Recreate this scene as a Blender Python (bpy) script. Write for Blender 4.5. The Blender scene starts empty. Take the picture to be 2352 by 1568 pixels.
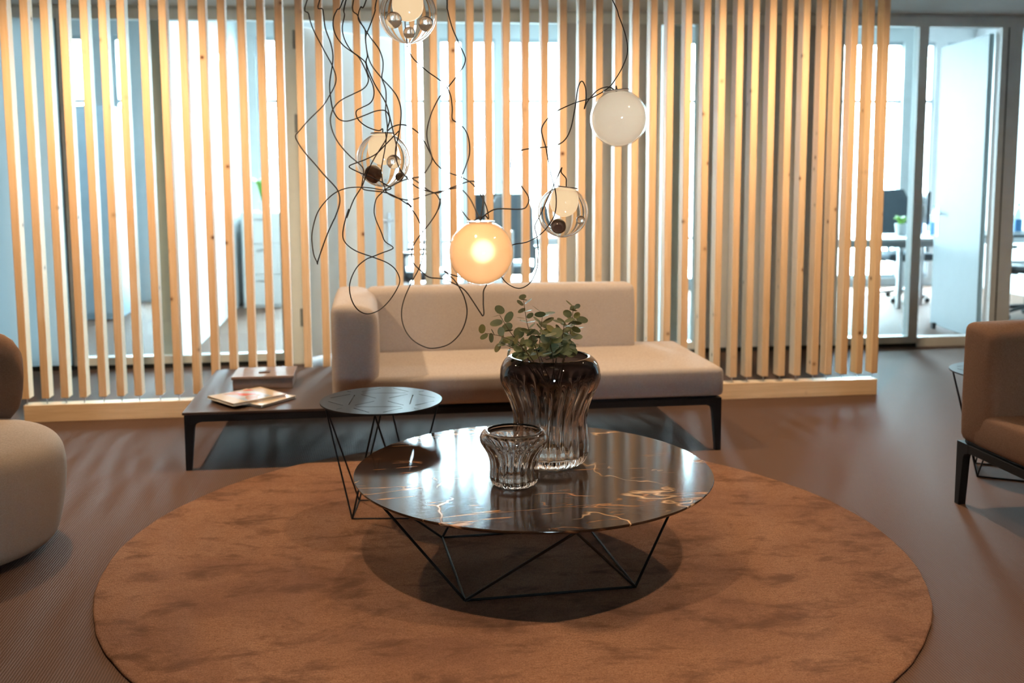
import bpy, bmesh, math, random
from mathutils import Vector, Matrix, Euler

scene = bpy.context.scene
COL = scene.collection
PI = math.pi
random.seed(7)

# ------------------------------------------------------------------ camera
cam_data = bpy.data.cameras.new('camera')
cam_data.sensor_width = 36.0
cam_data.lens = 35.2
cam_data.shift_x = 0.0238
cam_data.shift_y = -0.0548
cam_data.clip_start = 0.05
cam_data.clip_end = 200
cam = bpy.data.objects.new('camera', cam_data)
COL.objects.link(cam)
_yaw, _pitch, _roll = math.radians(6.4), math.radians(6.37), math.radians(-0.41)
_fw = Vector((math.sin(_yaw) * math.cos(_pitch), math.cos(_yaw) * math.cos(_pitch), -math.sin(_pitch)))
_r0 = Vector((math.cos(_yaw), -math.sin(_yaw), 0))
_u0 = _r0.cross(_fw)
_r = math.cos(_roll) * _r0 + math.sin(_roll) * _u0
_u = -math.sin(_roll) * _r0 + math.cos(_roll) * _u0
_m = Matrix((_r, _u, -_fw)).transposed().to_4x4()
_m.translation = Vector((0, 0, 1.36))
cam.matrix_world = _m
cam_data.dof.use_dof = True
cam_data.dof.focus_distance = 3.15
cam_data.dof.aperture_fstop = 2.4
scene.camera = cam

# ------------------------------------------------------------------ view, world, lights
scene.view_settings.view_transform = 'Standard'
scene.view_settings.look = 'None'
scene.view_settings.exposure = 0.0
scene.view_settings.gamma = 1.0
scene.view_settings.use_curve_mapping = False
scene.cycles.use_denoising = True
scene.cycles.max_bounces = 14
scene.cycles.transmission_bounces = 14
scene.cycles.transparent_max_bounces = 24
scene.cycles.diffuse_bounces = 5
scene.cycles.glossy_bounces = 6
scene.cycles.sample_clamp_indirect = 8.0
scene.cycles.caustics_refractive = True
scene.cycles.caustics_reflective = False
scene.cycles.blur_glossy = 0.5

world = bpy.data.worlds.new('overcast_sky')
scene.world = world
world.use_nodes = True
_bg = world.node_tree.nodes['Background']
_bg.inputs['Color'].default_value = (0.69, 0.89, 1.0, 1)
_bg.inputs['Strength'].default_value = 150.0

SPOT_COLOR = (1.0, 0.71, 0.42)
CEIL = 2.52
def downlight(name, x, y, power, angle=120, blend=0.7, radius=0.03, aim=None):
    l = bpy.data.lights.new(name, 'SPOT')
    l.energy = power
    l.color = SPOT_COLOR
    l.spot_size = math.radians(angle)
    l.spot_blend = blend
    l.shadow_soft_size = radius
    o = bpy.data.objects.new(name, l)
    o.location = (x, y, CEIL - 0.04)
    if aim:
        d = Vector(aim) - o.location
        o.rotation_euler = d.to_track_quat('-Z', 'Y').to_euler()
    COL.objects.link(o)
    return o
# two rows of recessed ceiling downlights (above the frame)
downlight('downlight', -1.45, 4.62, 220, 142, 0.8, 0.03, (-1.45, 5.35, 0.5))
downlight('downlight', 2.20, 4.62, 220, 142, 0.8, 0.03, (2.20, 5.35, 0.5))
downlight('downlight', 0.40, 4.62, 90, 142, 0.8, 0.03, (0.40, 5.35, 0.5))
downlight('downlight', -0.20, 1.95, 195, 106, 1.0)
downlight('downlight', 1.40, 1.95, 195, 106, 1.0)
# unseen fill lights added to brighten the left and middle offices (cool white)
for _x, _e in ((-2.9, 45), (0.4, 130)):
    _l = bpy.data.lights.new('office_fill_light', 'AREA')
    _l.shape = 'RECTANGLE'; _l.size = 1.8; _l.size_y = 0.6
    _l.energy = _e; _l.color = (0.80, 0.96, 1.0)
    _o = bpy.data.objects.new('office_fill_light', _l)
    _o.location = (_x, 8.4, 3.0); COL.objects.link(_o)

# sky portal over the office windows: only guides sampling of the sky
_pl = bpy.data.lights.new('sky_portal', 'AREA')
_pl.shape = 'RECTANGLE'; _pl.size = 13.0; _pl.size_y = 2.9
_pl.cycles.is_portal = True
_po = bpy.data.objects.new('sky_portal', _pl)
_po.location = (2.0, 11.30, 1.5)
_po.rotation_euler = (-PI / 2, 0, 0)
COL.objects.link(_po)

# ------------------------------------------------------------------ helpers
def link(name, me, mat=None, parent=None):
    o = bpy.data.objects.new(name, me)
    COL.objects.link(o)
    if mat is not None:
        me.materials.clear(); me.materials.append(mat)
    if parent is not None:
        o.parent = parent
    return o

def obj(name, bm, mat=None, parent=None, smooth=False, loc=None, angle=None):
    me = bpy.data.meshes.new(name)
    bmesh.ops.recalc_face_normals(bm, faces=bm.faces[:])
    if smooth:
        for f in bm.faces: f.smooth = True
        if angle:
            lim = math.radians(angle)
            for e in bm.edges:
                if len(e.link_faces) == 2 and e.calc_face_angle(0) > lim:
                    e.smooth = False
    bm.to_mesh(me); bm.free()
    o = link(name, me, mat, parent)
    if loc is not None: o.location = loc
    return o

def thing(name, label, cat, loc=(0, 0, 0), rz=0.0, group=None):
    o = bpy.data.objects.new(name, None)
    o.empty_display_size = 0.05
    COL.objects.link(o)
    o.location = loc; o.rotation_euler = (0, 0, rz)
    return tag(o, label, cat, group)

def tag(o, label, cat, group=None):
    o['label'] = label; o['category'] = cat
    if group: o['group'] = group
    return o

def struct(name, bm, mat, parent=None, smooth=False):
    o = obj(name, bm, mat, parent, smooth)
    if parent is None: o['kind'] = 'structure'
    return o

def struct_empty(name, loc=(0, 0, 0)):
    o = bpy.data.objects.new(name, None)
    COL.objects.link(o); o.location = loc; o['kind'] = 'structure'
    return o

def add_box(bm, x0, x1, y0, y1, z0, z1, bev=0.0, seg=2):
    vs = [bm.verts.new(p) for p in ((x0,y0,z0),(x1,y0,z0),(x1,y1,z0),(x0,y1,z0),(x0,y0,z1),(x1,y0,z1),(x1,y1,z1),(x0,y1,z1))]
    fs = [bm.faces.new([vs[i] for i in q]) for q in ((3,2,1,0),(4,5,6,7),(0,1,5,4),(1,2,6,5),(2,3,7,6),(3,0,4,7))]
    if bev > 0:
        es = list({e for f in fs for e in f.edges})
        bmesh.ops.bevel(bm, geom=es, offset=bev, segments=seg, affect='EDGES', profile=0.5)
    return bm

def box(*a, **k):
    return add_box(bmesh.new(), *a, **k)

def cushion(x0, x1, y0, y1, z0, z1, r=0.03, bulge=0.008, n=10, seg=4):
    """upholstered block: rounded edges and softly bulging faces"""
    bm = bmesh.new()
    add_box(bm, x0, x1, y0, y1, z0, z1, bev=r, seg=seg)
    big = [e for e in bm.edges if e.calc_length() > 0.12]
    bmesh.ops.subdivide_edges(bm, edges=big, cuts=n, use_grid_fill=True)
    c = Vector(((x0+x1)/2, (y0+y1)/2, (z0+z1)/2)); h = Vector(((x1-x0)/2, (y1-y0)/2, (z1-z0)/2))
    for v in bm.verts:
        d = v.co - c
        t = [max(-1, min(1, d[i]/h[i])) for i in range(3)]
        for i in range(3):
            j, k = (i+1) % 3, (i+2) % 3
            if abs(t[i]) > 0.85:
                v.co[i] += math.copysign(bulge * (1-t[j]**2) * (1-t[k]**2), t[i])
    return bm

def add_tube(bm, pts, r, n=8, closed=False, cap=True, taper=None):
    pts = [Vector(p) for p in pts]
    N = len(pts)
    tang = []
    for i in range(N):
        if closed: t = pts[(i+1) % N] - pts[i-1]
        else: t = pts[min(i+1, N-1)] - pts[max(i-1, 0)]
        tang.append(t.normalized() if t.length > 1e-9 else Vector((0, 0, 1)))
    ref = Vector((0, 0, 1)) if abs(tang[0].z) < 0.9 else Vector((1, 0, 0))
    nrm = (ref - ref.dot(tang[0]) * tang[0]).normalized()
    rings = []
    for i in range(N):
        nrm = nrm - nrm.dot(tang[i]) * tang[i]
        nrm = nrm.normalized() if nrm.length > 1e-6 else tang[i].orthogonal().normalized()
        b = tang[i].cross(nrm)
        rr = r if taper is None else r * taper(i / max(1, N-1))
        rings.append([bm.verts.new(pts[i] + rr * (math.cos(2*PI*k/n) * nrm + math.sin(2*PI*k/n) * b)) for k in range(n)])
    M = N if closed else N-1
    for i in range(M):
        a, c = rings[i], rings[(i+1) % N]
        for k in range(n):
            bm.faces.new((a[k], a[(k+1) % n], c[(k+1) % n], c[k]))
    if cap and not closed:
        bm.faces.new(rings[0][::-1]); bm.faces.new(rings[-1])
    return bm

def smooth_path(pts, sub=6):
    P = [Vector(p) for p in pts]
    out = []
    for i in range(len(P)-1):
        p0, p1, p2, p3 = P[max(i-1, 0)], P[i], P[i+1], P[min(i+2, len(P)-1)]
        for s in range(sub):
            t = s / sub
            out.append(0.5*((2*p1) + (p2-p0)*t + (2*p0-5*p1+4*p2-p3)*t*t + (3*p1-p0-3*p2+p3)*t*t*t))
    out.append(P[-1])
    return out

def add_lathe(bm, prof, n=48, rad=None, c=(0, 0, 0)):
    """revolve (r,z) pairs; rad(r,z,theta) may flute the radius; r==0 ends are closed"""
    rings = []
    for r, z in prof:
        if r < 1e-6:
            rings.append([bm.verts.new((c[0], c[1], c[2]+z))])
        else:
            ring = []
            for k in range(n):
                th = 2*PI*k/n
                rr = rad(r, z, th) if rad else r
                ring.append(bm.verts.new((c[0]+rr*math.cos(th), c[1]+rr*math.sin(th), c[2]+z)))
            rings.append(ring)
    for a, b in zip(rings[:-1], rings[1:]):
        for k in range(n):
            k2 = (k+1) % n
            if len(a) == 1 and len(b) == 1: continue
            if len(a) == 1: bm.faces.new((a[0], b[k2], b[k]))
            elif len(b) == 1: bm.faces.new((a[k], a[k2], b[0]))
            else: bm.faces.new((a[k], a[k2], b[k2], b[k]))
    return bm

def add_sphere(bm, c, r, nu=24, nv=14):
    prof = [(r*math.sin(PI*i/nv), -r*math.cos(PI*i/nv)) for i in range(nv+1)]
    prof[0] = (0, -r); prof[-1] = (0, r)
    return add_lathe(bm, prof, nu, c=c)

def add_prism(bm, poly, y0, y1):
    """polygon in x,z extruded along y"""
    a = [bm.verts.new((x, y0, z)) for x, z in poly]
    b = [bm.verts.new((x, y1, z)) for x, z in poly]
    bm.faces.new(a); bm.faces.new(b[::-1])
    for i in range(len(poly)):
        j = (i+1) % len(poly)
        bm.faces.new((a[i], b[i], b[j], a[j]))
    return bm

def shift(bm, v):
    bmesh.ops.translate(bm, verts=bm.verts[:], vec=v); return bm

# ------------------------------------------------------------------ materials
class NT:
    def __init__(s, name):
        s.m = bpy.data.materials.new(name); s.m.use_nodes = True
        s.t = s.m.node_tree; s.b = s.t.nodes['Principled BSDF']; s.out = s.t.nodes['Material Output']
    def n(s, typ, **kw):
        nd = s.t.nodes.new(typ)
        for k, v in kw.items():
            if k.startswith('i_'):
                key = k[2:].replace('_', ' ')
                nd.inputs[int(key) if key.isdigit() else key].default_value = v
            else: setattr(nd, k, v)
        return nd
    def l(s, a, b): s.t.links.new(a, b)
    def coords(s, kind='Object', scale=(1, 1, 1), loc=None):
        tc = s.n('ShaderNodeTexCoord'); mp = s.n('ShaderNodeMapping')
        mp.inputs['Scale'].default_value = scale
        s.l(tc.outputs[kind], mp.inputs['Vector'])
        return mp.outputs['Vector']
    def ramp(s, fac, stops, interp='LINEAR'):
        r = s.n('ShaderNodeValToRGB'); r.color_ramp.interpolation = interp
        el = r.color_ramp.elements
        while len(el) < len(stops): el.new(0.5)
        for e, (p, c) in zip(el, stops):
            e.position = p; e.color = (*c, 1) if len(c) == 3 else c
        s.l(fac, r.inputs['Fac']); return r.outputs['Color']
    def mix(s, fac, a, b, mode='MIX'):
        m = s.n('ShaderNodeMix', data_type='RGBA', blend_type=mode)
        for sock, v in ((m.inputs['Factor'], fac), (m.inputs['A'], a), (m.inputs['B'], b)):
            if hasattr(v, 'links') or hasattr(v, 'is_linked'): s.l(v, sock)
            elif isinstance(v, (int, float)): sock.default_value = v
            else: sock.default_value = (*v, 1)
        return m.outputs['Result']
    def math(s, op, a, b=0.0):
        m = s.n('ShaderNodeMath', operation=op)
        for sock, v in ((m.inputs[0], a), (m.inputs[1], b)):
            if hasattr(v, 'is_linked'): s.l(v, sock)
            else: sock.default_value = v
        return m.outputs[0]
    def noise(s, vec, scale, detail=3, rough=0.5, dist=0.0):
        n = s.n('ShaderNodeTexNoise'); n.inputs['Scale'].default_value = scale
        n.inputs['Detail'].default_value = detail; n.inputs['Roughness'].default_value = rough
        n.inputs['Distortion'].default_value = dist
        s.l(vec, n.inputs['Vector']); return n.outputs['Fac']
    def bump(s, h, strength=0.2, dist=0.002):
        b = s.n('ShaderNodeBump'); b.inputs['Strength'].default_value = strength; b.inputs['Distance'].default_value = dist
        s.l(h, b.inputs['Height']); s.l(b.outputs['Normal'], s.b.inputs['Normal'])
    def set(s, **kw):
        for k, v in kw.items():
            key = {'base': 'Base Color', 'rough': 'Roughness', 'metal': 'Metallic', 'ior': 'IOR', 'trans': 'Transmission Weight',
                   'coat': 'Coat Weight', 'coatr': 'Coat Roughness', 'spec': 'Specular IOR Level', 'sheen': 'Sheen Weight',
                   'em': 'Emission Color', 'ems': 'Emission Strength', 'sss': 'Subsurface Weight'}[k]
            sock = s.b.inputs[key]
            if hasattr(v, 'is_linked'): s.l(v, sock)
            elif isinstance(v, tuple): sock.default_value = (*v, 1)
            else: sock.default_value = v
        return s

def plain(name, base, rough=0.6, metal=0.0, var=0.06, scale=9.0, **kw):
    t = NT(name)
    f = t.noise(t.coords(), scale, 3)
    lo = tuple(max(0, c*(1-var)) for c in base); hi = tuple(min(1, c*(1+var)) for c in base)
    t.set(base=t.ramp(f, [(0.3, lo), (0.7, hi)]), rough=rough, metal=metal, **kw)
    return t.m

def make_wood(name, axis='z', base=(0.62, 0.40, 0.21), spec=0.35):
    t = NT(name)
    tc = t.n('ShaderNodeTexCoord'); oi = t.n('ShaderNodeObjectInfo')
    add = t.n('ShaderNodeVectorMath', operation='ADD')
    off = t.n('ShaderNodeCombineXYZ')
    big = t.math('MULTIPLY', oi.outputs['Random'], 37.0)
    t.l(big, off.inputs[0]); t.l(big, off.inputs[1]); t.l(big, off.inputs[2])
    t.l(tc.outputs['Object'], add.inputs[0]); t.l(off.outputs[0], add.inputs[1])
    vec = add.outputs[0]
    sc = {'z': (1, 1, 0.05), 'x': (0.05, 1, 1)}[axis]
    mp = t.n('ShaderNodeMapping'); mp.inputs['Scale'].default_value = sc; t.l(vec, mp.inputs['Vector'])
    grain = t.noise(mp.outputs[0], 70, 4, 0.6, 0.6)
    broad = t.noise(mp.outputs[0], 9, 2, 0.5)
    vor = t.n('ShaderNodeTexVoronoi', feature='F1'); vor.inputs['Scale'].default_value = 6.0
    t.l(vec, vor.inputs['Vector'])
    core = t.ramp(vor.outputs['Distance'], [(0.035, (1, 1, 1)), (0.075, (0.25, 0.25, 0.25)), (0.13, (0, 0, 0))])
    b = base
    c1 = t.ramp(grain, [(0.3, (b[0]*0.80, b[1]*0.75, b[2]*0.68)), (0.62, b), (0.8, (min(1, b[0]*1.10), b[1]*1.12, b[2]*1.18))])
    c2 = t.mix(t.math('MULTIPLY', broad, 0.45), c1, (b[0]*0.92, b[1]*0.74, b[2]*0.55))
    wn = t.n('ShaderNodeTexWhiteNoise', noise_dimensions='1D'); t.l(big, wn.inputs['W'])
    c3 = t.mix(t.math('MULTIPLY', wn.outputs['Value'], 0.38), c2, (b[0]*0.84, b[1]*0.62, b[2]*0.42))
    c4 = t.mix(core, c3, (0.13, 0.045, 0.015))
    t.set(base=c4, rough=0.55, spec=spec)
    t.bump(grain, 0.12, 0.001)
    return t.m

WOOD = make_wood('pine_slat_wood', 'z', (0.74, 0.57, 0.39))
WOOD_BEAM = make_wood('pine_beam_wood', 'x', (0.76, 0.60, 0.42))

def make_fabric(name, a, b):
    t = NT(name)
    v = t.coords()
    w1 = t.noise(t.coords(scale=(1, 1, 8)), 120, 2, 0.6); w2 = t.noise(t.coords(scale=(8, 8, 1)), 120, 2, 0.6)
    w = t.math('ADD', w1, w2)
    big = t.noise(v, 6, 3)
    c = t.ramp(t.math('MULTIPLY', w, 0.5), [(0.36, a), (0.64, b)])
    c = t.mix(t.math('MULTIPLY', big, 0.25), c, tuple(x*0.8 for x in a))
    t.set(base=c, rough=0.95, spec=0.1)
    t.bump(w, 0.35, 0.0015)
    return t.m

LINEN = make_fabric('light_linen_upholstery', (0.33, 0.288, 0.268), (0.475, 0.42, 0.395))
LINEN_BROWN_DIMMED = make_fabric('dimmed_brown_linen_upholstery', (0.17, 0.100, 0.068), (0.27, 0.165, 0.115))  # brown linen with the dim light on this sofa darkened into its colour
LINEN_CHAIR = make_fabric('beige_chair_upholstery', (0.27, 0.215, 0.175), (0.40, 0.325, 0.27))
LINEN_DARK = make_fabric('brown_chair_back_upholstery', (0.15, 0.09, 0.062), (0.235, 0.145, 0.10))

# ribbed floor carpet
t = NT('ribbed_brown_carpet')
wv = t.n('ShaderNodeTexWave', wave_type='BANDS', bands_direction='X', wave_profile='SIN')
wv.inputs['Scale'].default_value = 36.0; wv.inputs['Distortion'].default_value = 0.6; wv.inputs['Detail'].default_value = 1.0
t.l(t.coords(), wv.inputs['Vector'])
fn = t.noise(t.coords(), 260, 2, 0.6); bn = t.noise(t.coords(), 1.3, 3)
c = t.ramp(wv.outputs['Fac'], [(0.0, (0.080, 0.047, 0.035)), (1.0, (0.155, 0.094, 0.070))])
c = t.mix(t.math('MULTIPLY', fn, 0.5), c, (0.09, 0.054, 0.040))
c = t.mix(t.math('MULTIPLY', bn, 0.3), c, (0.13, 0.079, 0.058))
t.set(base=c, rough=0.60, spec=0.03)
t.bump(t.math('ADD', wv.outputs['Fac'], fn), 0.5, 0.003)
CARPET = t.m

# brushed rug: streaky nap marks
t = NT('cognac_rug_pile')
big = t.noise(t.coords(scale=(1.0, 1.5, 1)), 1.7, 5, 0.6, 0.5)
sm = t.noise(t.coords(scale=(1.0, 1.9, 1)), 4.6, 5, 0.68, 0.35)
pile = t.noise(t.coords(), 210, 3, 0.75)
tuft = t.noise(t.coords(scale=(1, 2.4, 1)), 55, 3, 0.7, 0.6)
c = t.ramp(big, [(0.34, (0.265, 0.134, 0.090)), (0.50, (0.365, 0.190, 0.118)), (0.66, (0.430, 0.230, 0.142))])
dark = t.ramp(sm, [(0.51, (0, 0, 0)), (0.66, (1, 1, 1))])
c = t.mix(t.math('MULTIPLY', dark, 0.75), c, (0.105, 0.055, 0.040))
c = t.mix(t.ramp(tuft, [(0.42, (0, 0, 0)), (0.72, (0.55, 0.55, 0.55))]), c, (0.175, 0.088, 0.052))
c = t.mix(t.ramp(pile, [(0.42, (0, 0, 0)), (0.66, (0.7, 0.7, 0.7))]), c, (0.150, 0.076, 0.045))
t.set(base=c, rough=1.0, spec=0.03)
t.bump(t.math('ADD', t.math('MULTIPLY', pile, 1.2), t.math('ADD', tuft, t.math('MULTIPLY', sm, 1.0))), 0.8, 0.008)
RUG = t.m

BLACK_METAL = plain('black_powder_coat', (0.009, 0.009, 0.010), 0.5, 0.0, spec=0.2)
DARK_TOP = plain('charcoal_sheet_metal', (0.020, 0.018, 0.018), 0.40, 0.0, spec=0.08)
DARK_WOOD = make_wood('dark_stained_oak', 'x', (0.080, 0.054, 0.043), 0.3)
WHITE_WALL = plain('white_wall_paint', (0.58, 0.60, 0.61), 0.8, var=0.02)
GREY_WALL = plain('grey_lobby_paint', (0.10, 0.09, 0.085), 0.85, var=0.03)
t = NT('frosted_glass_panel')
t.set(base=(0.62, 0.68, 0.70), rough=0.4)
tl = t.n('ShaderNodeBsdfTranslucent'); tl.inputs['Color'].default_value = (0.66, 0.74, 0.77, 1)
mx = t.n('ShaderNodeMixShader'); mx.inputs[0].default_value = 0.62
t.l(t.b.outputs[0], mx.inputs[1]); t.l(tl.outputs[0], mx.inputs[2]); t.l(mx.outputs[0], t.out.inputs['Surface'])
BLUE_PANEL = t.m
DOOR_WHITE_LIFTED = plain('light_lifted_white_lacquer', (0.84, 0.87, 0.88), 0.5, var=0.02)  # left leaf: colour lightened to make up for weak light on it
DOOR_BLUE_DARKENED = plain('light_offset_blue_lacquer', (0.20, 0.255, 0.27), 0.5, var=0.02)  # right leaf: colour darkened to offset the strong window light on it
GREY_PANEL = plain('grey_partition_panel', (0.52, 0.51, 0.52), 0.6, var=0.02)
CEIL_MAT = plain('ceiling_plaster', (0.60, 0.60, 0.60), 0.9, var=0.02)
FRAME = plain('light_aluminium_frame', (0.74, 0.76, 0.76), 0.45, 0.0, var=0.03)
FRAME_OUT = plain('window_frame_grey', (0.42, 0.47, 0.50), 0.5, 0.1, var=0.03)
FIN = plain('facade_pier_grey', (0.66, 0.69, 0.70), 0.7, var=0.03)
BLACK = plain('black_plinth', (0.01, 0.01, 0.01), 0.7)
STEEL = plain('brushed_steel', (0.55, 0.55, 0.56), 0.3, 1.0)
WHITE_LAM = plain('white_laminate', (0.75, 0.76, 0.76), 0.4, var=0.02)
GREY_PLASTIC = plain('grey_plastic', (0.20, 0.21, 0.22), 0.5)
BLUE_GREY = plain('blue_grey_mesh_fabric', (0.09, 0.11, 0.13), 0.8)
BLACK_PLASTIC = plain('black_plastic', (0.016, 0.017, 0.02), 0.45)
GREEN_BRIGHT = plain('bright_green_leaf', (0.17, 0.36, 0.05), 0.5, var=0.3)
CABLE = plain('black_cable_sheath', (0.014, 0.010, 0.010), 0.5)
TAUPE = plain('taupe_leatherette', (0.215, 0.145, 0.115), 0.55, var=0.08, scale=40)
TAUPE_DARK = plain('dark_taupe_leather_tab', (0.12, 0.075, 0.062), 0.55)
PAPER = plain('book_paper_block', (0.72, 0.68, 0.60), 0.8, var=0.06, scale=120)
GROUND_OUT = plain('pale_paving', (0.42, 0.43, 0.42), 0.9)

# glazing: sheet glass as fresnel reflection over clear transmission
t = NT('clear_sheet_glass')
t.t.nodes.remove(t.b)
tr = t.n('ShaderNodeBsdfTransparent'); tr.inputs['Color'].default_value = (0.93, 0.97, 0.97, 1)
gl = t.n('ShaderNodeBsdfGlossy'); gl.inputs['Roughness'].default_value = 0.0
fr = t.n('ShaderNodeFresnel'); ge = t.n('ShaderNodeNewGeometry')
t.l(t.math('ADD', t.math('MULTIPLY', ge.outputs['Backfacing'], 1/1.5 - 1.5), 1.5), fr.inputs['IOR'])   # same reflectance from both sides of the sheet
mx = t.n('ShaderNodeMixShader')
t.l(fr.outputs[0], mx.inputs[0]); t.l(tr.outputs[0], mx.inputs[1]); t.l(gl.outputs[0], mx.inputs[2]); t.l(mx.outputs[0], t.out.inputs['Surface'])
PANE = t.m

def glass(name, lo, hi=None, z0=0.0, z1=1.0, rough=0.0, zm=None):
    t = NT(name)
    if hi is None: t.set(base=lo)
    else:
        tc = t.n('ShaderNodeTexCoord'); sx = t.n('ShaderNodeSeparateXYZ'); t.l(tc.outputs['Object'], sx.inputs[0])
        mr = t.n('ShaderNodeMapRange'); mr.inputs['From Min'].default_value = z0; mr.inputs['From Max'].default_value = z1
        t.l(sx.outputs['Z'], mr.inputs['Value'])
        t.set(base=t.ramp(mr.outputs[0], zm or [(0, lo), (1, hi)]))
    t.set(rough=rough, trans=1.0, ior=1.46)
    return t.m
CLEAR = glass('clear_blown_glass', (0.97, 0.98, 0.98))
SMOKE_BIG = glass('smoke_gradient_glass', (0.86, 0.84, 0.81), (0.15, 0.14, 0.16), 0.0, 0.385,
                  zm=[(0.0, (0.985, 0.98, 0.97)), (0.55, (0.96, 0.95, 0.94)), (0.68, (0.84, 0.81, 0.80)), (0.77, (0.45, 0.42, 0.43)), (0.85, (0.12, 0.11, 0.125)), (1.0, (0.045, 0.043, 0.055))])
SMOKE_SMALL = glass('light_smoke_glass', (0.90, 0.89, 0.87), (0.55, 0.54, 0.54), 0.0, 0.185,
                    zm=[(0.0, (0.98, 0.98, 0.97)), (0.7, (0.96, 0.955, 0.95)), (1.0, (0.70, 0.69, 0.69))])
BROWN_GLASS = plain('dark_brown_glass', (0.15, 0.08, 0.058), 0.06, coat=1.0)
BROWN_CLEAR = plain('brown_glass_bubble', (0.22, 0.13, 0.09), 0.08, coat=1.0)

def milk(name, color, strength, base=(0.75, 0.68, 0.60)):
    t = NT(name)
    f = t.noise(t.coords(), 55, 3, 0.6)
    t.set(base=t.ramp(f, [(0.3, tuple(c*0.95 for c in base)), (0.7, base)]), rough=0.12, coat=0.5, em=color, ems=strength)
    return t.m
MILK_BRIGHT = milk('lit_milk_glass', (1.0, 0.66, 0.34), 0.62, (0.55, 0.45, 0.34))
MILK_WARM = milk('warm_milk_diffuser', (1.0, 0.71, 0.41), 1.0, (0.45, 0.38, 0.29))
MILK_DIM = milk('dim_milk_glass', (1.0, 0.78, 0.55), 0.66, (0.62, 0.55, 0.48))

# lit globe: milk glass that lets its bulb shine through
t = NT('glowing_milk_globe')
t.set(base=(0.60, 0.35, 0.18), rough=0.85, trans=0.5, ior=1.12, em=(1.0, 0.52, 0.22), ems=0.52, coat=0.6, coatr=0.03)
GLOW = t.m
t = NT('lamp_bulb'); t.set(base=(1, 1, 1), em=(1.0, 0.82, 0.58), ems=7.0); BULB = t.m

# dark veined marble
t = NT('dark_veined_marble')
v = t.coords()
def vein(scale, dist, lo, hi, sc=(1, 1, 1), det=4):
    n = t.noise(t.coords(scale=sc), scale, det, 0.55, dist)
    return t.ramp(t.math('ABSOLUTE', t.math('SUBTRACT', n, 0.5)), [(0.0, (1, 1, 1)), (lo, (0.6, 0.6, 0.6)), (hi, (0, 0, 0))])
v1 = vein(2.2, 0.7, 0.004, 0.010, (0.35, 2.6, 1))
v2 = vein(1.25, 0.7, 0.003, 0.009, (1.2, 1.2, 1))
v3 = vein(6.0, 0.8, 0.010, 0.028, (0.5, 2.0, 1), 3)
msk = t.ramp(t.noise(v, 4.2, 3), [(0.47, (0, 0, 0)), (0.56, (1, 1, 1))])
msk2 = t.ramp(t.noise(v, 2.7, 2), [(0.50, (0, 0, 0)), (0.58, (1, 1, 1))])
msk3 = t.ramp(t.noise(v, 5.5, 2), [(0.56, (0, 0, 0)), (0.63, (0.8, 0.8, 0.8))])
body = t.ramp(t.noise(v, 7, 5, 0.6, 0.6), [(0.3, (0.013, 0.008, 0.006)), (0.7, (0.040, 0.022, 0.015))])
c = t.mix(t.math('MULTIPLY', v1, msk), body, (0.46, 0.24, 0.11))
c = t.mix(t.math('MULTIPLY', v3, msk3), c, (0.36, 0.18, 0.085))
c = t.mix(t.math('MULTIPLY', v2, msk2), c, (0.60, 0.40, 0.24))
t.set(base=c, rough=0.12, spec=0.20)
pit = t.noise(t.coords(scale=(1, 2.2, 1)), 38, 3, 0.6)
t.bump(t.math('MULTIPLY', pit, t.ramp(t.noise(v, 2.6, 2), [(0.45, (0.08, 0.08, 0.08)), (0.62, (1, 1, 1))])), 0.10, 0.003)
MARBLE = t.m

# leaves
t = NT('eucalyptus_leaf')
oi = t.n('ShaderNodeObjectInfo')
t.set(base=t.ramp(oi.outputs['Random'], [(0.0, (0.13, 0.15, 0.07)), (0.4, (0.22, 0.245, 0.12)), (0.7, (0.29, 0.26, 0.09)), (1.0, (0.25, 0.30, 0.21))]), rough=0.6, spec=0.3)
LEAF = t.m
STEM = plain('eucalyptus_stem', (0.13, 0.085, 0.045), 0.7)

# book covers: flat print
t = NT('printed_book_cover')
v = t.coords()
sx = t.n('ShaderNodeSeparateXYZ'); t.l(v, sx.inputs[0])
vor = t.n('ShaderNodeTexVoronoi', feature='F1'); vor.inputs['Scale'].default_value = 15.0; vor.inputs['Randomness'].default_value = 0.9
t.l(t.coords(scale=(1, 1, 0.01)), vor.inputs['Vector'])
sc = t.n('ShaderNodeSeparateColor'); t.l(vor.outputs['Color'], sc.inputs[0])
pc = t.ramp(sc.outputs[0], [(0.0, (0.34, 0.15, 0.05)), (0.22, (0.42, 0.43, 0.44)), (0.42, (0.32, 0.21, 0.11)), (0.58, (0.48, 0.06, 0.02)), (0.82, (0.26, 0.30, 0.34))], 'CONSTANT')
inx = t.math('MULTIPLY', t.math('LESS_THAN', t.math('ABSOLUTE', sx.outputs['X']), 0.105), t.math('LESS_THAN', t.math('ABSOLUTE', sx.outputs['Y']), 0.075))
t.set(base=t.mix(inx, (0.44, 0.33, 0.21), pc), rough=0.5, spec=0.25)
COVER = t.m
COVER_PLAIN = plain('cream_book_cover', (0.54, 0.44, 0.31), 0.4, var=0.05)
COVER_DARK = plain('dark_book_cover', (0.03, 0.03, 0.035), 0.4)
t = NT('bottle_plastic'); t.set(base=(0.80, 0.90, 0.95), rough=0.1, trans=0.8, ior=1.2); BOTTLE = t.m
LABEL_BLUE = plain('blue_bottle_wrap', (0.10, 0.30, 0.62), 0.5)
SCREEN_OFF = plain('dark_screen', (0.01, 0.012, 0.015), 0.2)

# ================================================================== SETTING
YP = 7.25          # front face of the glazed partition
PT = 0.08          # its thickness
YF = 11.2          # inner face of the window wall
OC = 3.02          # office ceiling
XL, XR, YN = -5.5, 8.6, -4.5

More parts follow.
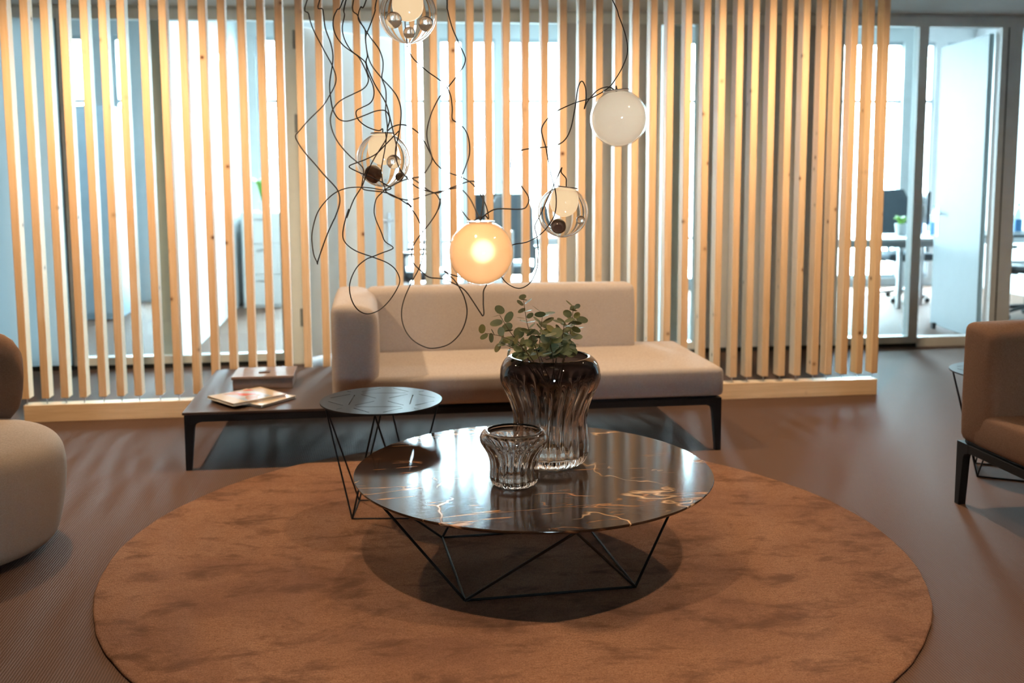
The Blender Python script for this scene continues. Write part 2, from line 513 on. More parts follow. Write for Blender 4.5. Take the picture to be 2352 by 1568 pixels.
struct('floor', box(XL, XR, YN, YF, -0.12, 0.0), CARPET)
struct('ceiling_lobby', box(XL, XR, YN, YP + PT, CEIL, CEIL + 0.10), CEIL_MAT)
struct('ceiling_office', box(XL, XR, YP + PT, YF + 0.2, OC, OC + 0.1), WHITE_WALL)
struct('wall_left', box(XL - 0.1, XL, YN, YF, 0, OC), GREY_WALL)
struct('wall_right', box(XR, XR + 0.1, YN, YF, 0, OC), GREY_WALL)
bm = bmesh.new()                          # wall behind the viewer, with two small windows
FW = [(0.32, 0.54), (0.64, 0.86)]
add_box(bm, XL, XR, YN - 0.1, YN, 0, 1.25); add_box(bm, XL, XR, YN - 0.1, YN, 1.85, CEIL)
xs = XL
for a, b in FW:
    add_box(bm, xs, a, YN - 0.1, YN, 1.25, 1.85); xs = b
add_box(bm, xs, XR, YN - 0.1, YN, 1.25, 1.85)
struct('wall_front', bm, GREY_WALL)
bm = bmesh.new(); add_box(bm, XL, XR, YP + 0.01, YP + PT, CEIL - 0.02, OC)
struct('wall_bulkhead', bm, WHITE_WALL)
struct('ground', box(-40, 40, YF + 0.6, 90, -0.9, -0.8), GROUND_OUT)

# ---- window wall at the back: openings in x, piers between
WINX = [(-5.0, -4.3), (-3.30, -3.04), (-2.72, -2.56), (-2.18, -1.88), (-1.24, -0.98), (-0.80, -0.40), (0.36, 0.66), (0.74, 1.00), (1.10, 1.36), (1.48, 2.10),  # leftmost opening is unseen, added to light the left office
        (3.10, 3.74), (5.10, 6.13), (6.33, 6.52), (6.66, 6.95), (7.2, 7.9)]
HEAD, SILL = 2.84, 0.10
bm = bmesh.new()
xs = XL
for a, b in WINX:
    add_box(bm, xs, a, YF, YF + 0.18, 0, OC); xs = b
    add_box(bm, a, b, YF, YF + 0.18, HEAD, OC); add_box(bm, a, b, YF, YF + 0.18, 0, SILL)
add_box(bm, xs, XR, YF, YF + 0.18, 0, OC)
struct('wall_back', bm, FIN)
for i, (a, b) in enumerate(WINX):
    e = struct_empty('window_%d' % (i + 1), ((a + b) / 2, YF + 0.05, SILL))
    ox, oz = (a + b) / 2, SILL
    w = b - a
    fw_ = 0.022
    bm = bmesh.new()
    add_box(bm, -w/2, -w/2 + fw_, -0.02, 0.04, 0, HEAD - SILL); add_box(bm, w/2 - fw_, w/2, -0.02, 0.04, 0, HEAD - SILL)
    add_box(bm, -w/2 + fw_, w/2 - fw_, -0.02, 0.04, 0, 0.04); add_box(bm, -w/2 + fw_, w/2 - fw_, -0.02, 0.04, HEAD - SILL - 0.04, HEAD - SILL)
    obj('window_frame', bm, FRAME_OUT, e)
    for z in (0.50, 2.06):
        obj('transom', box(-w/2 + fw_, w/2 - fw_, -0.01, 0.03, z - 0.02, z + 0.02), FRAME_OUT, e)
    obj('pane', box(-w/2 + fw_, w/2 - fw_, 0.006, 0.012, 0.04, HEAD - SILL - 0.04), PANE, e)

# ---- cross walls between the offices
struct('wall_office_1', box(-1.54, -1.42, YP + PT, YF, 0, OC), WHITE_WALL)
struct('wall_office_2', box(2.16, 2.28, YP + PT, YF, 0, OC), WHITE_WALL)
struct('wall_office_3', box(7.0, 7.12, YP + PT, YF, 0, OC), WHITE_WALL)

# ---- glazed partition: solid panels, glazed panels, doors
def panel(n, x0, x1, mat):
    e = struct_empty('trim_%d' % n, ((x0 + x1) / 2, YP, 0))
    w = x1 - x0
    obj('panel', box(-w/2 + 0.003, w/2 - 0.003, 0.004, PT, 0.035, 2.43, bev=0.002, seg=1), mat, e)
    obj('plinth', box(-w/2, w/2, 0.012, PT - 0.01, 0.0, 0.035), BLACK, e)
    obj('head_rail', box(-w/2, w/2, 0, PT, 2.43, CEIL - 0.02), FRAME, e)
    return e
panel(1, XL, -4.2, BLUE_PANEL); panel(2, -4.2, -3.15, BLUE_PANEL); panel(3, -3.15, -2.135, BLUE_PANEL)
panel(4, 1.40, 1.76, GREY_PANEL); panel(5, 1.76, 2.08, GREY_PANEL)
panel(6, 2.42, 2.95, GREY_PANEL); panel(7, 2.95, 3.47, GREY_PANEL)
panel(8, 6.25, XR, WHITE_WALL)

def glazed(n, x0, x1, sl=0.05, sr=0.05):
    e = struct_empty('window_%d' % n, ((x0 + x1) / 2, YP, 0))
    w = x1 - x0
    bm = bmesh.new()
    add_box(bm, -w/2, -w/2 + sl, 0, PT, 0.03, 2.43); add_box(bm, w/2 - sr, w/2, 0, PT, 0.03, 2.43)
    add_box(bm, -w/2 + sl, w/2 - sr, 0, PT, 0.03, 0.085)
    obj('window_frame', bm, FRAME, e)
    obj('plinth', box(-w/2, w/2, 0.012, PT - 0.01, 0.0, 0.03), BLACK, e)
    obj('head_rail', box(-w/2, w/2, 0, PT, 2.43, CEIL - 0.02), FRAME, e)
    obj('pane', box(-w/2 + sl, w/2 - sr, 0.036, 0.044, 0.085, 2.43), PANE, e)
    return e
glazed(30, -2.13, -0.62, 0.075, 0.055)
glazed(31, 0.36, 1.40, 0.06, 0.05)
glazed(32, 2.08, 2.42, 0.02, 0.045)
glazed(33, 3.47, 4.16, 0.03, 0.075)
glazed(34, 4.87, 6.25, 0.045, 0.05)

def door(n, x0, x1, hinge_right, ang, jamb_l, jamb_r, leafw, hinges=(), lever=True, sill=False):
    e = struct_empty('door_%d' % n, ((x0 + x1) / 2, YP, 0))
    w = x1 - x0
    bm = bmesh.new()
    add_box(bm, -w/2, -w/2 + jamb_l, 0, PT, 0, 2.43); add_box(bm, w/2 - jamb_r, w/2, 0, PT, 0, 2.43)
    obj('door_frame', bm, FRAME, e)
    obj('head_rail', box(-w/2, w/2, 0, PT, 2.43, CEIL - 0.02), FRAME, e)
    if sill:
        obj('threshold', box(-w/2 + jamb_l, w/2 - jamb_r, 0, PT, 0.0, 0.075), FRAME, e)
    hx = (w/2 - jamb_r) if hinge_right else (-w/2 + jamb_l)
    s = -1 if hinge_right else 1
    bm = bmesh.new()
    add_box(bm, 0 if s > 0 else -leafw, leafw if s > 0 else 0, -0.02, 0.02, 0.03, 2.40, bev=0.003, seg=1)
    lf = obj('door_leaf', bm, DOOR_BLUE_DARKENED if hinge_right else DOOR_WHITE_LIFTED, e)
    lf.location = (hx + s * 0.01, PT + 0.03, 0); lf.rotation_euler = (0, 0, -s * -math.radians(ang))
    if lever:
        bm = bmesh.new(); xh = s * (leafw - 0.07)
        for sd in (-1, 1):
            add_tube(bm, [(xh, sd * 0.02, 1.0), (xh, sd * 0.065, 1.0)], 0.010, 8)
            add_tube(bm, [(xh, sd * 0.06, 1.0), (xh - s * 0.12, sd * 0.06, 1.0)], 0.009, 8)
            add_box(bm, xh - 0.018, xh + 0.018, sd * 0.02 - 0.004, sd * 0.02 + 0.004, 0.80, 1.06)
        obj('door_handle', bm, STEEL, lf)
    bm = bmesh.new(); add_box(bm, s * (leafw - 0.10) - 0.02, s * (leafw - 0.10) + 0.02, -0.05, -0.02, 0.0, 0.05)
    obj('door_stop', bm, BLACK, lf)
    for z in hinges:
        xx = (w/2 - jamb_r) if hinge_right else (-w/2 + jamb_l)
        bm = bmesh.new(); add_box(bm, xx - 0.045, xx - 0.022, -0.014, 0.002, z - 0.065, z + 0.065, bev=0.004, seg=2)
        obj('hinge', bm, GREY_PLASTIC, e)
    return e
door(1, -0.62, 0.36, False, 42, 0.12, 0.0, 0.86, hinges=(0.34, 1.72, 2.30))
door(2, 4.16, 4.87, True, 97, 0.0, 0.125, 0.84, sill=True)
# dark seam strip of the right-hand jamb
bm = box(4.795, 4.803, YP - 0.004, YP + 0.01, 0.03, 2.43); struct('trim_20', bm, BLACK)
struct('trim_21', box(-2.139, -2.131, YP - 0.002, YP + 0.01, 0.0, 2.43), BLACK)

# ================================================================== SLATTED SCREEN
SX = [-1.945,-1.838,-1.735,-1.637,-1.531,-1.434,-1.338,-1.224,-1.121,-1.017,-0.913,-0.811,-0.705,-0.602,-0.503,-0.394,-0.288,-0.186,-0.08,0.027,0.136,0.237,0.345,0.45,0.552,0.656,0.757,0.867,0.976,1.082,1.191,1.29,1.402,1.502,1.608,1.706,1.812,1.922,2.014,2.12,2.213,2.316,2.419,2.519,2.629,2.715,2.813,2.912,3.008]
YS = 5.705
scr = thing('slatted_screen', 'tall pine room divider of upright slats pinned above a low timber beam', 'screen', (0.53, YS, 0))
obj('base_beam', box(-1.958 - 0.53, 3.03 - 0.53, 0, 0.085, 0, 0.098, bev=0.003), WOOD_BEAM, scr)
sl0 = box(-0.0205, 0.0205, 0, 0.08, 0.134, CEIL - 0.001, bev=0.0025, seg=1)
s0 = obj('slat', sl0, WOOD, scr); s0.location = (SX[0] - 0.53, 0, 0)
bm = bmesh.new(); add_tube(bm, [(0, 0.028, 0.09), (0, 0.028, 0.14)], 0.0022, 6)
r0_ = obj('rod', bm, STEEL, scr); r0_.location = (SX[0] - 0.53, 0, 0)
for x in SX[1:]:
    for src in (s0, r0_):
        c_ = src.copy(); COL.objects.link(c_); c_.location = (x - 0.53, 0, 0)

# ================================================================== RUG
bm = bmesh.new()
RR = 1.413
prof = [(0, 0.0), (RR - 0.004, 0.0), (RR, 0.005), (RR - 0.001, 0.011), (RR - 0.006, 0.015)]
for k in range(1, 9): prof.append(((RR - 0.006) * (1 - k / 9.0), 0.015))
prof.append((0, 0.015))
rug_rad = lambda r, z, th: r * (1 + 0.0012 * math.sin(9 * th) + 0.0009 * math.sin(23 * th + 1) + 0.0006 * math.sin(61 * th))
add_lathe(bm, prof, 240, rug_rad)
tag(obj('round_rug', bm, RUG, smooth=True, angle=60, loc=(0.461, 3.494, 0)), 'large round cognac brown rug with brushed pile under the coffee table', 'rug')
RUGZ = 0.015

# ================================================================== SOFA
def leg_poly(x, s, top, wt=0.045, wb=0.026, f=0.03):
    """outer side at x; s=+1: leg body lies towards +x"""
    P = [(x, 0.0), (x + s * wb, 0.0)]
    P.append((x + s * wt * 0.98, top - f - 0.035))
    for k in range(5):
        a = k / 4 * PI / 2
        P.append((x + s * (wt + f * (1 - math.cos(a))), top - 0.035 - f + f * math.sin(a)))
    P += [(x + s * (wt + f), top), (x, top)]
    return P if s > 0 else P[::-1]

def sofa(name, label, loc, rz, L, D, arm_x, back_x1, bench_x1, fabric):
    """front at y=0, depth D, x from 0 to L; upholstery starts at arm_x"""
    r = thing(name, label, 'sofa', loc, rz)
    bm = bmesh.new()
    for y0, y1 in ((0.0, 0.03), (D - 0.03, D)): add_box(bm, 0.0, L, y0, y1, 0.228, 0.262, bev=0.002, seg=1)
    for x0, x1 in ((0.0, 0.03), (L - 0.03, L), (L * 0.4, L * 0.4 + 0.03)): add_box(bm, x0, x1, 0.03, D - 0.03, 0.228, 0.262)
    obj('frame', bm, BLACK_METAL, r)
    for y0 in (0.0, D - 0.03):
        for x, s in ((0.0, 1), (L, -1)):
            bm = bmesh.new(); add_prism(bm, leg_poly(x, s, 0.2625), y0 - 0.001, y0 + 0.031)
            bmesh.ops.recalc_face_normals(bm, faces=bm.faces[:])
            obj('leg', bm, BLACK_METAL, r)
    if bench_x1:
        obj('bench_top', box(-0.008, bench_x1, -0.006, D + 0.004, 0.263, 0.276, bev=0.002, seg=1), DARK_WOOD, r)
    UD = 0.84
    obj('seat_base', box(arm_x + 0.02, L - 0.02, 0.02, UD, 0.262, 0.272), BLACK, r)
    obj('seat_cushion', cushion(arm_x + 0.10, L + 0.012, -0.004, UD - 0.02, 0.270, 0.412, 0.026, 0.006, 12), fabric, r, smooth=True)
    bm = cushion(0, back_x1 - arm_x - 0.16, 0, 0.15, 0.0, 0.37, 0.035, 0.006, 12)
    for v in bm.verts: v.co.y += -0.03 + 0.06 * v.co.z
    shift(bm, (arm_x + 0.16, 0.69, 0.385))
    obj('backrest', bm, fabric, r, smooth=True)
    bm = cushion(arm_x, arm_x + 0.215, 0.0, UD, 0.268, 0.755, 0.034, 0.010, 12)
    # soft shoulder on the inner top edge
    for v in bm.verts:
        u_ = (v.co.x - arm_x) / 0.215
        if v.co.z > 0.6 and u_ > 0.35:
            k = (u_ - 0.35) / 0.65
            v.co.z -= 0.035 * k * k * min(1, (v.co.z - 0.6) / 0.12)
    obj('armrest', bm, fabric, r, smooth=True)
    return r
sofa('corner_sofa', 'light beige linen sofa with open end and dark bench shelf before the slatted screen', (-0.892, 4.651, 0), 0, 2.562, 1.02, 0.680, 2.305, 0.70, LINEN)
sofa('corner_sofa', 'brown linen sofa with dim light darkened into its fabric, at right edge with black frame, far end seen', (2.352, 3.762, 0), -PI / 2, 1.95, 0.88, 0.0, 1.75, None, LINEN_BROWN_DIMMED)

# ================================================================== BOX, BOOKS ON THE BENCH
BT = 0.276
r = thing('storage_box', 'taupe leather look lidded box on the bench shelf behind the books', 'box', (-0.583, 5.235, BT))
obj('body', box(-0.150, 0.150, -0.125, 0.125, 0.0, 0.052, bev=0.004), TAUPE, r)
obj('lid', box(-0.156, 0.156, -0.131, 0.131, 0.052, 0.068, bev=0.004), TAUPE, r)
obj('pull_tab', box(-0.028, 0.028, -0.045, 0.005, 0.068, 0.074, bev=0.002), TAUPE_DARK, r)

def book(name, label, loc, rz, w, d, h, cover, spine=-1):
    r = thing(name, label, 'book', loc, rz, 'books on the bench shelf')
    obj('page_block', box(-w/2 + 0.004, w/2 - 0.004, -d/2 + 0.004, d/2 - 0.004, 0.003, h - 0.003), PAPER, r)
    bm = bmesh.new()
    add_box(bm, -w/2, w/2, -d/2, d/2, h - 0.003, h, bev=0.0008, seg=1)
    o = obj('front_cover', bm, cover, r)
    obj('back_cover', box(-w/2, w/2, -d/2, d/2, 0.0, 0.003, bev=0.0008, seg=1), COVER_DARK if cover is not COVER else PAPER, r)
    obj('spine', box(-w/2 - 0.002, -w/2 + 0.002, -d/2, d/2, 0.0005, h - 0.0005), PAPER if cover is COVER else COVER_DARK, r)
    return r
book('book', 'cream covered book lying beneath the printed book on the bench shelf', (-0.600, 4.872, BT), math.radians(-38), 0.33, 0.235, 0.016, COVER_PLAIN)
book('book', 'book with orange and white printed cover on top of another book', (-0.628, 4.850, BT + 0.016), math.radians(-52), 0.235, 0.29, 0.014, COVER)

# ================================================================== TABLES WITH WIRE BASES
def wire_base(r, half, zfoot, ztop, Rn, rod):
    """square of base bars, four top nodes turned 45 degrees, eight slanting rods"""
    feet = [(-half, -half), (half, -half), (half, half), (-half, half)]
    nodes = [(0, -Rn), (Rn, 0), (0, Rn), (-Rn, 0)]
    for i in range(4):
        a, b = feet[i], feet[(i+1) % 4]
        bm = bmesh.new(); add_tube(bm, [(*a, zfoot + rod), (*b, zfoot + rod)], rod, 8)
        obj('base_bar', bm, BLACK_METAL, r, smooth=True, angle=50)
        for f in (a, b):
            bm = bmesh.new(); add_tube(bm, [(*f, zfoot + rod), (*nodes[i], ztop)], rod, 8)
            obj('leg_rod', bm, BLACK_METAL, r, smooth=True, angle=50)

ct = thing('coffee_table', 'low round coffee table with dark veined marble top on black wire base', 'table', (0.524, 3.328, RUGZ), math.radians(3.5))
TZ = 0.347 - RUGZ
bm = bmesh.new(); R_ = 0.613
add_lathe(bm, [(0, TZ - 0.013), (R_ - 0.012, TZ - 0.013), (R_ - 0.003, TZ - 0.008), (R_, TZ - 0.003), (R_ - 0.0005, TZ - 0.0012), (R_ - 0.002, TZ), (R_ * 0.66, TZ), (R_ * 0.33, TZ), (0, TZ)], 160)
obj('marble_top', bm, MARBLE, ct, smooth=True, angle=30)
wire_base(ct, 0.281, -0.002, TZ - 0.017, 0.583, 0.0045)

SLOTS = [(-0.095, 0.151, -0.025, 0.215), (-0.089, 0.122, 0.089, 0.122), (0.028, 0.213, 0.097, 0.146), (0.141, 0.143, 0.160, 0.157), (0.144, 0.094, 0.211, 0.031), (0.097, 0.096, 0.029, 0.029), (-0.093, 0.099, -0.025, 0.028), (-0.138, 0.103, -0.208, 0.037), (-0.159, 0.160, -0.141, 0.149), (-0.118, 0.086, -0.118, -0.086), (0.120, 0.082, 0.120, -0.086), (-0.208, -0.025, -0.138, -0.095), (-0.025, -0.026, -0.093, -0.095), (0.029, -0.027, 0.097, -0.098), (0.213, -0.031, 0.142, -0.101), (-0.086, -0.121, 0.090, -0.122), (-0.156, -0.156, -0.138, -0.138), (-0.092, -0.142, -0.024, -0.213), (0.097, -0.145, 0.029, -0.214), (0.142, -0.147, 0.159, -0.163)]
def slotted_disc(name, R, z0, z1, parent):
    bm = bmesh.new()
    add_lathe(bm, [(0, z0), (R - 0.001, z0), (R, z0 + 0.001), (R, z1 - 0.001), (R - 0.001, z1), (0, z1)], 128)
    d = obj(name, bm, DARK_TOP)
    cb = bmesh.new()
    for ax, ay, bx, by in SLOTS:
        v = Vector((bx - ax, by - ay, 0)); n = Vector((-v.y, v.x, 0)).normalized() * 0.0021
        q = [Vector((ax, ay, 0)) - n, Vector((bx, by, 0)) - n, Vector((bx, by, 0)) + n, Vector((ax, ay, 0)) + n]
        lo = [cb.verts.new((p.x, p.y, z0 - 0.01)) for p in q]; hi = [cb.verts.new((p.x, p.y, z1 + 0.01)) for p in q]
        cb.faces.new(lo[::-1]); cb.faces.new(hi)
        for i in range(4): cb.faces.new((lo[i], lo[(i+1) % 4], hi[(i+1) % 4], hi[i]))
    cut = obj('cutter', cb, DARK_TOP)
    md = d.modifiers.new('slots', 'BOOLEAN'); md.object = cut; md.operation = 'DIFFERENCE'; md.solver = 'EXACT'
    dg = bpy.context.evaluated_depsgraph_get()
    me = bpy.data.meshes.new_from_object(d.evaluated_get(dg))
    d.modifiers.clear(); d.data = me; me.name = name
    bpy.data.objects.remove(cut)
    d.parent = parent
    return d
def side_table(label, loc, rz):
    r = thing('side_table', label, 'table', loc, rz, 'slotted black side tables')
    ZT = 0.467 - loc[2]
    slotted_disc('slotted_top', 0.243, ZT - 0.006, ZT, r)
    wire_base(r, 0.111, -0.002 if loc[2] > 0 else 0.0, ZT - 0.008, 0.228, 0.0036)
    return r
side_table('small round black side table with slotted metal top in front of the sofa', (0.012, 3.942, RUGZ), math.radians(-6.4))
side_table('small round black side table half hidden behind the brown sofa', (2.80, 4.112, 0.0), math.radians(-30.4))

# ================================================================== VASES
def resample(prof, sub=5):
    P = smooth_path([(r, 0, z) for r, z in prof], sub)
    return [(max(0.0, p.x), p.z) for p in P]
def vase(name, label, loc, outer, wall, base, ribs, amp, mat, cap_r, zrib, h):
    out = resample(outer)
    inner = []
    for i, (r, z) in enumerate(out):
        a = out[max(0, i-1)]; b = out[min(len(out)-1, i+1)]
        t = Vector((b[0]-a[0], b[1]-a[1])); n = Vector((-t.y, t.x)).normalized() if t.length > 0 else Vector((0, 0))
        inner.append((r + n.x * wall, z + n.y * wall))
    inner = [(r, z) for r, z in inner if z > base and r > 0.01][::-1]
    k0 = len(out)
    prof = [(0, 0.0), (out[0][0] * 0.6, 0.0)] + out
    lip = []
    a, b = out[-1], inner[0]
    for k in range(1, 4):
        an = k / 4 * PI
        m = ((a[0] + b[0]) / 2, (a[1] + b[1]) / 2); rr = math.hypot(a[0]-b[0], a[1]-b[1]) / 2
        lip.append((m[0] + rr * math.cos(an), m[1] + rr * math.sin(an) * 0.9))
    tail = [(inner[-1][0] * 0.7, base - 0.002), (0, base - 0.004)]
    nout = len(prof)
    prof = prof + lip + inner + tail
    outset = set(range(2, nout))
    bm = bmesh.new(); cnt = [0]
    rings = []
    n = ribs * 8
    for i, (r, z) in enumerate(prof):
        if r < 1e-6: rings.append([bm.verts.new((0, 0, z))]); continue
        ring = []
        for k in range(n):
            th = 2 * PI * k / n
            f = 1.0
            if i in outset and z > 0.004:
                w = max(0.0, min(1.0, (zrib - z) / (0.25 * zrib)))
                tw = 0.025 * math.sin(z / h * PI * 2.0)
                f = 1 + amp * w * (abs(math.cos(ribs * (th + tw) / 2)) - 0.5) * 2
            ring.append(bm.verts.new((r * f * math.cos(th), r * f * math.sin(th), z)))
        rings.append(ring)
    for a, b in zip(rings[:-1], rings[1:]):
        for k in range(n):
            k2 = (k+1) % n
            if len(a) == 1: bm.faces.new((a[0], b[k2], b[k]))
            elif len(b) == 1: bm.faces.new((a[k], a[k2], b[0]))
            else: bm.faces.new((a[k], a[k2], b[k2], b[k]))
    return tag(obj(name, bm, mat, smooth=True, loc=loc), label, 'vase', 'smoked ribbed glass vases')
VB = (0.596, 3.385, 0.3475)
vase('glass_vase', 'large ribbed smoke glass vase holding eucalyptus on the marble table', VB,
     [(0.085, 0.0), (0.108, 0.006), (0.124, 0.022), (0.131, 0.05), (0.131, 0.09), (0.127, 0.13), (0.126, 0.165), (0.131, 0.20), (0.144, 0.238), (0.161, 0.272), (0.173, 0.303), (0.174, 0.330), (0.166, 0.356), (0.152, 0.374), (0.136, 0.383)],
     0.008, 0.034, 26, 0.030, SMOKE_BIG, 0.1, 0.33, 0.385)
vase('glass_vase', 'small empty ribbed clear glass vase in front of the large vase', (0.437, 3.158, 0.3475),
     [(0.052, 0.0), (0.064, 0.004), (0.073, 0.014), (0.077, 0.032), (0.076, 0.055), (0.077, 0.078), (0.082, 0.100), (0.092, 0.120), (0.104, 0.136), (0.1115, 0.150), (0.1115, 0.162), (0.106, 0.174), (0.097, 0.181), (0.088, 0.1835)],
     0.007, 0.022, 20, 0.040, SMOKE_SMALL, 0.06, 0.150, 0.185)

# ================================================================== EUCALYPTUS SPRIGS
def leaf_mesh():
    bm = bmesh.new()
    c = bm.verts.new((0.5, 0, 0.0)); ring = []
    for k in range(12):
        a = 2 * PI * k / 12
        x = 0.5 + 0.5 * math.cos(a) * (1.0 if math.cos(a) < 0 else 1.04); y = 0.47 * math.sin(a)
        ring.append(bm.verts.new((x, y, 0.16 * y * y * 2 + 0.03 * math.cos(2*a))))
    for k in range(12): bm.faces.new((c, ring[k], ring[(k+1) % 12]))
    bmesh.ops.recalc_face_normals(bm, faces=bm.faces[:])
    for f in bm.faces: f.smooth = True
    me = bpy.data.meshes.new('leaf'); bm.to_mesh(me); bm.free(); me.materials.append(LEAF)
    return me
LEAF_ME = leaf_mesh()
rng = random.Random(21)
def sprig(label, ctrl, n0, size, taper=0.35):
    base = Vector(VB) + Vector(ctrl[0])
    r = thing('eucalyptus_sprig', label, 'plant', base, 0, 'eucalyptus sprigs in the vase')
    path = smooth_path([Vector(p) - Vector(ctrl[0]) for p in ctrl], 8)
    bm = bmesh.new(); add_tube(bm, path, 0.0024, 6, taper=lambda t: 1 - 0.6 * t)
    obj('stem', bm, STEM, r, smooth=True)
    # leaves in opposite pairs along the part above the rim
    cum = [0]
    for a, b in zip(path[:-1], path[1:]): cum.append(cum[-1] + (b - a).length)
    zr = 0.375 - ctrl[0][2]
    start = next((cum[i] for i, p in enumerate(path) if p.z > zr), cum[-1] * 0.6)
    ph = rng.uniform(0, PI)
    for k in range(n0):
        s = start + (cum[-1] - start) * k / max(1, n0 - 1)
        i = max(1, next((q for q, c in enumerate(cum) if c >= s - 1e-6), len(path)-1))
        p = path[i]; tdir = (path[i] - path[i-1]).normalized()
        ph += PI / 2 + rng.uniform(-0.35, 0.35)
        side = tdir.orthogonal().normalized()
        for q in (0, 1):
            d = Matrix.Rotation(ph + q * PI, 3, tdir) @ side
            frac = k / max(1, n0 - 1)
            sc = size * rng.uniform(0.75, 1.12) * (1 - taper * frac)
            up = (tdir * rng.uniform(0.1, 0.75) + Vector((rng.uniform(-.35, .35), rng.uniform(-.5, .1), rng.uniform(-0.1, .3)))).normalized()
            xdir = (d + tdir * rng.uniform(0.0, 0.7)).normalized()
            zdir = (up - up.dot(xdir) * xdir).normalized(); ydir = zdir.cross(xdir)
            m = Matrix((xdir * sc, ydir * sc, zdir * sc)).transposed().to_4x4(); m.translation = p + xdir * 0.004
            o = bpy.data.objects.new('leaf', LEAF_ME); COL.objects.link(o); o.parent = r; o.matrix_local = m
    return r
sprig('tallest upright eucalyptus sprig left of centre in the vase', [(0.02, 0.03, 0.045), (0.005, 0.0, 0.20), (-0.045, -0.01, 0.39), (-0.08, -0.015, 0.49), (-0.095, -0.02, 0.580)], 10, 0.045)
sprig('tall eucalyptus sprig leaning right in the vase', [(-0.03, 0.02, 0.05), (0.02, 0.0, 0.22), (0.055, 0.005, 0.39), (0.075, 0.01, 0.47), (0.082, 0.0, 0.550)], 9, 0.044)
sprig('eucalyptus sprig arching far left over the vase rim', [(0.06, 0.0, 0.05), (0.0, -0.02, 0.25), (-0.085, -0.03, 0.40), (-0.16, -0.04, 0.455), (-0.232, -0.05, 0.475)], 6, 0.038, 0.15)
sprig('eucalyptus sprig leaning left and upright below the tallest sprig', [(0.04, 0.02, 0.045), (-0.01, 0.0, 0.22), (-0.09, 0.0, 0.40), (-0.14, 0.0, 0.47), (-0.175, 0.0, 0.528)], 6, 0.041, 0.0)
sprig('short leafy eucalyptus sprig in the middle front of the vase', [(0.0, -0.01, 0.045), (0.01, -0.03, 0.25), (0.0, -0.06, 0.38), (-0.01, -0.07, 0.43), (-0.012, -0.08, 0.475)], 9, 0.047, 0.1)
sprig('short eucalyptus sprig in the middle with broad crowded leaves', [(0.0, 0.03, 0.05), (0.01, 0.02, 0.25), (-0.03, 0.01, 0.38), (-0.035, 0.0, 0.45), (-0.025, 0.0, 0.530)], 9, 0.046, 0.1)
sprig('short eucalyptus sprig behind the right hand one', [(0.02, -0.03, 0.05), (0.02, 0.01, 0.25), (0.06, 0.04, 0.38), (0.085, 0.05, 0.44), (0.10, 0.05, 0.495)], 8, 0.043, 0.1)
sprig('low eucalyptus sprig at the left rim of the vase', [(0.03, -0.02, 0.05), (-0.02, 0.0, 0.25), (-0.10, 0.03, 0.385), (-0.135, 0.04, 0.41), (-0.165, 0.04, 0.425)], 5, 0.038, 0.1)
sprig('short eucalyptus sprig between the tallest and the right hand one', [(-0.01, 0.0, 0.05), (0.0, 0.0, 0.25), (0.02, -0.02, 0.38), (0.035, -0.03, 0.44), (0.045, -0.03, 0.50)], 8, 0.044, 0.1)

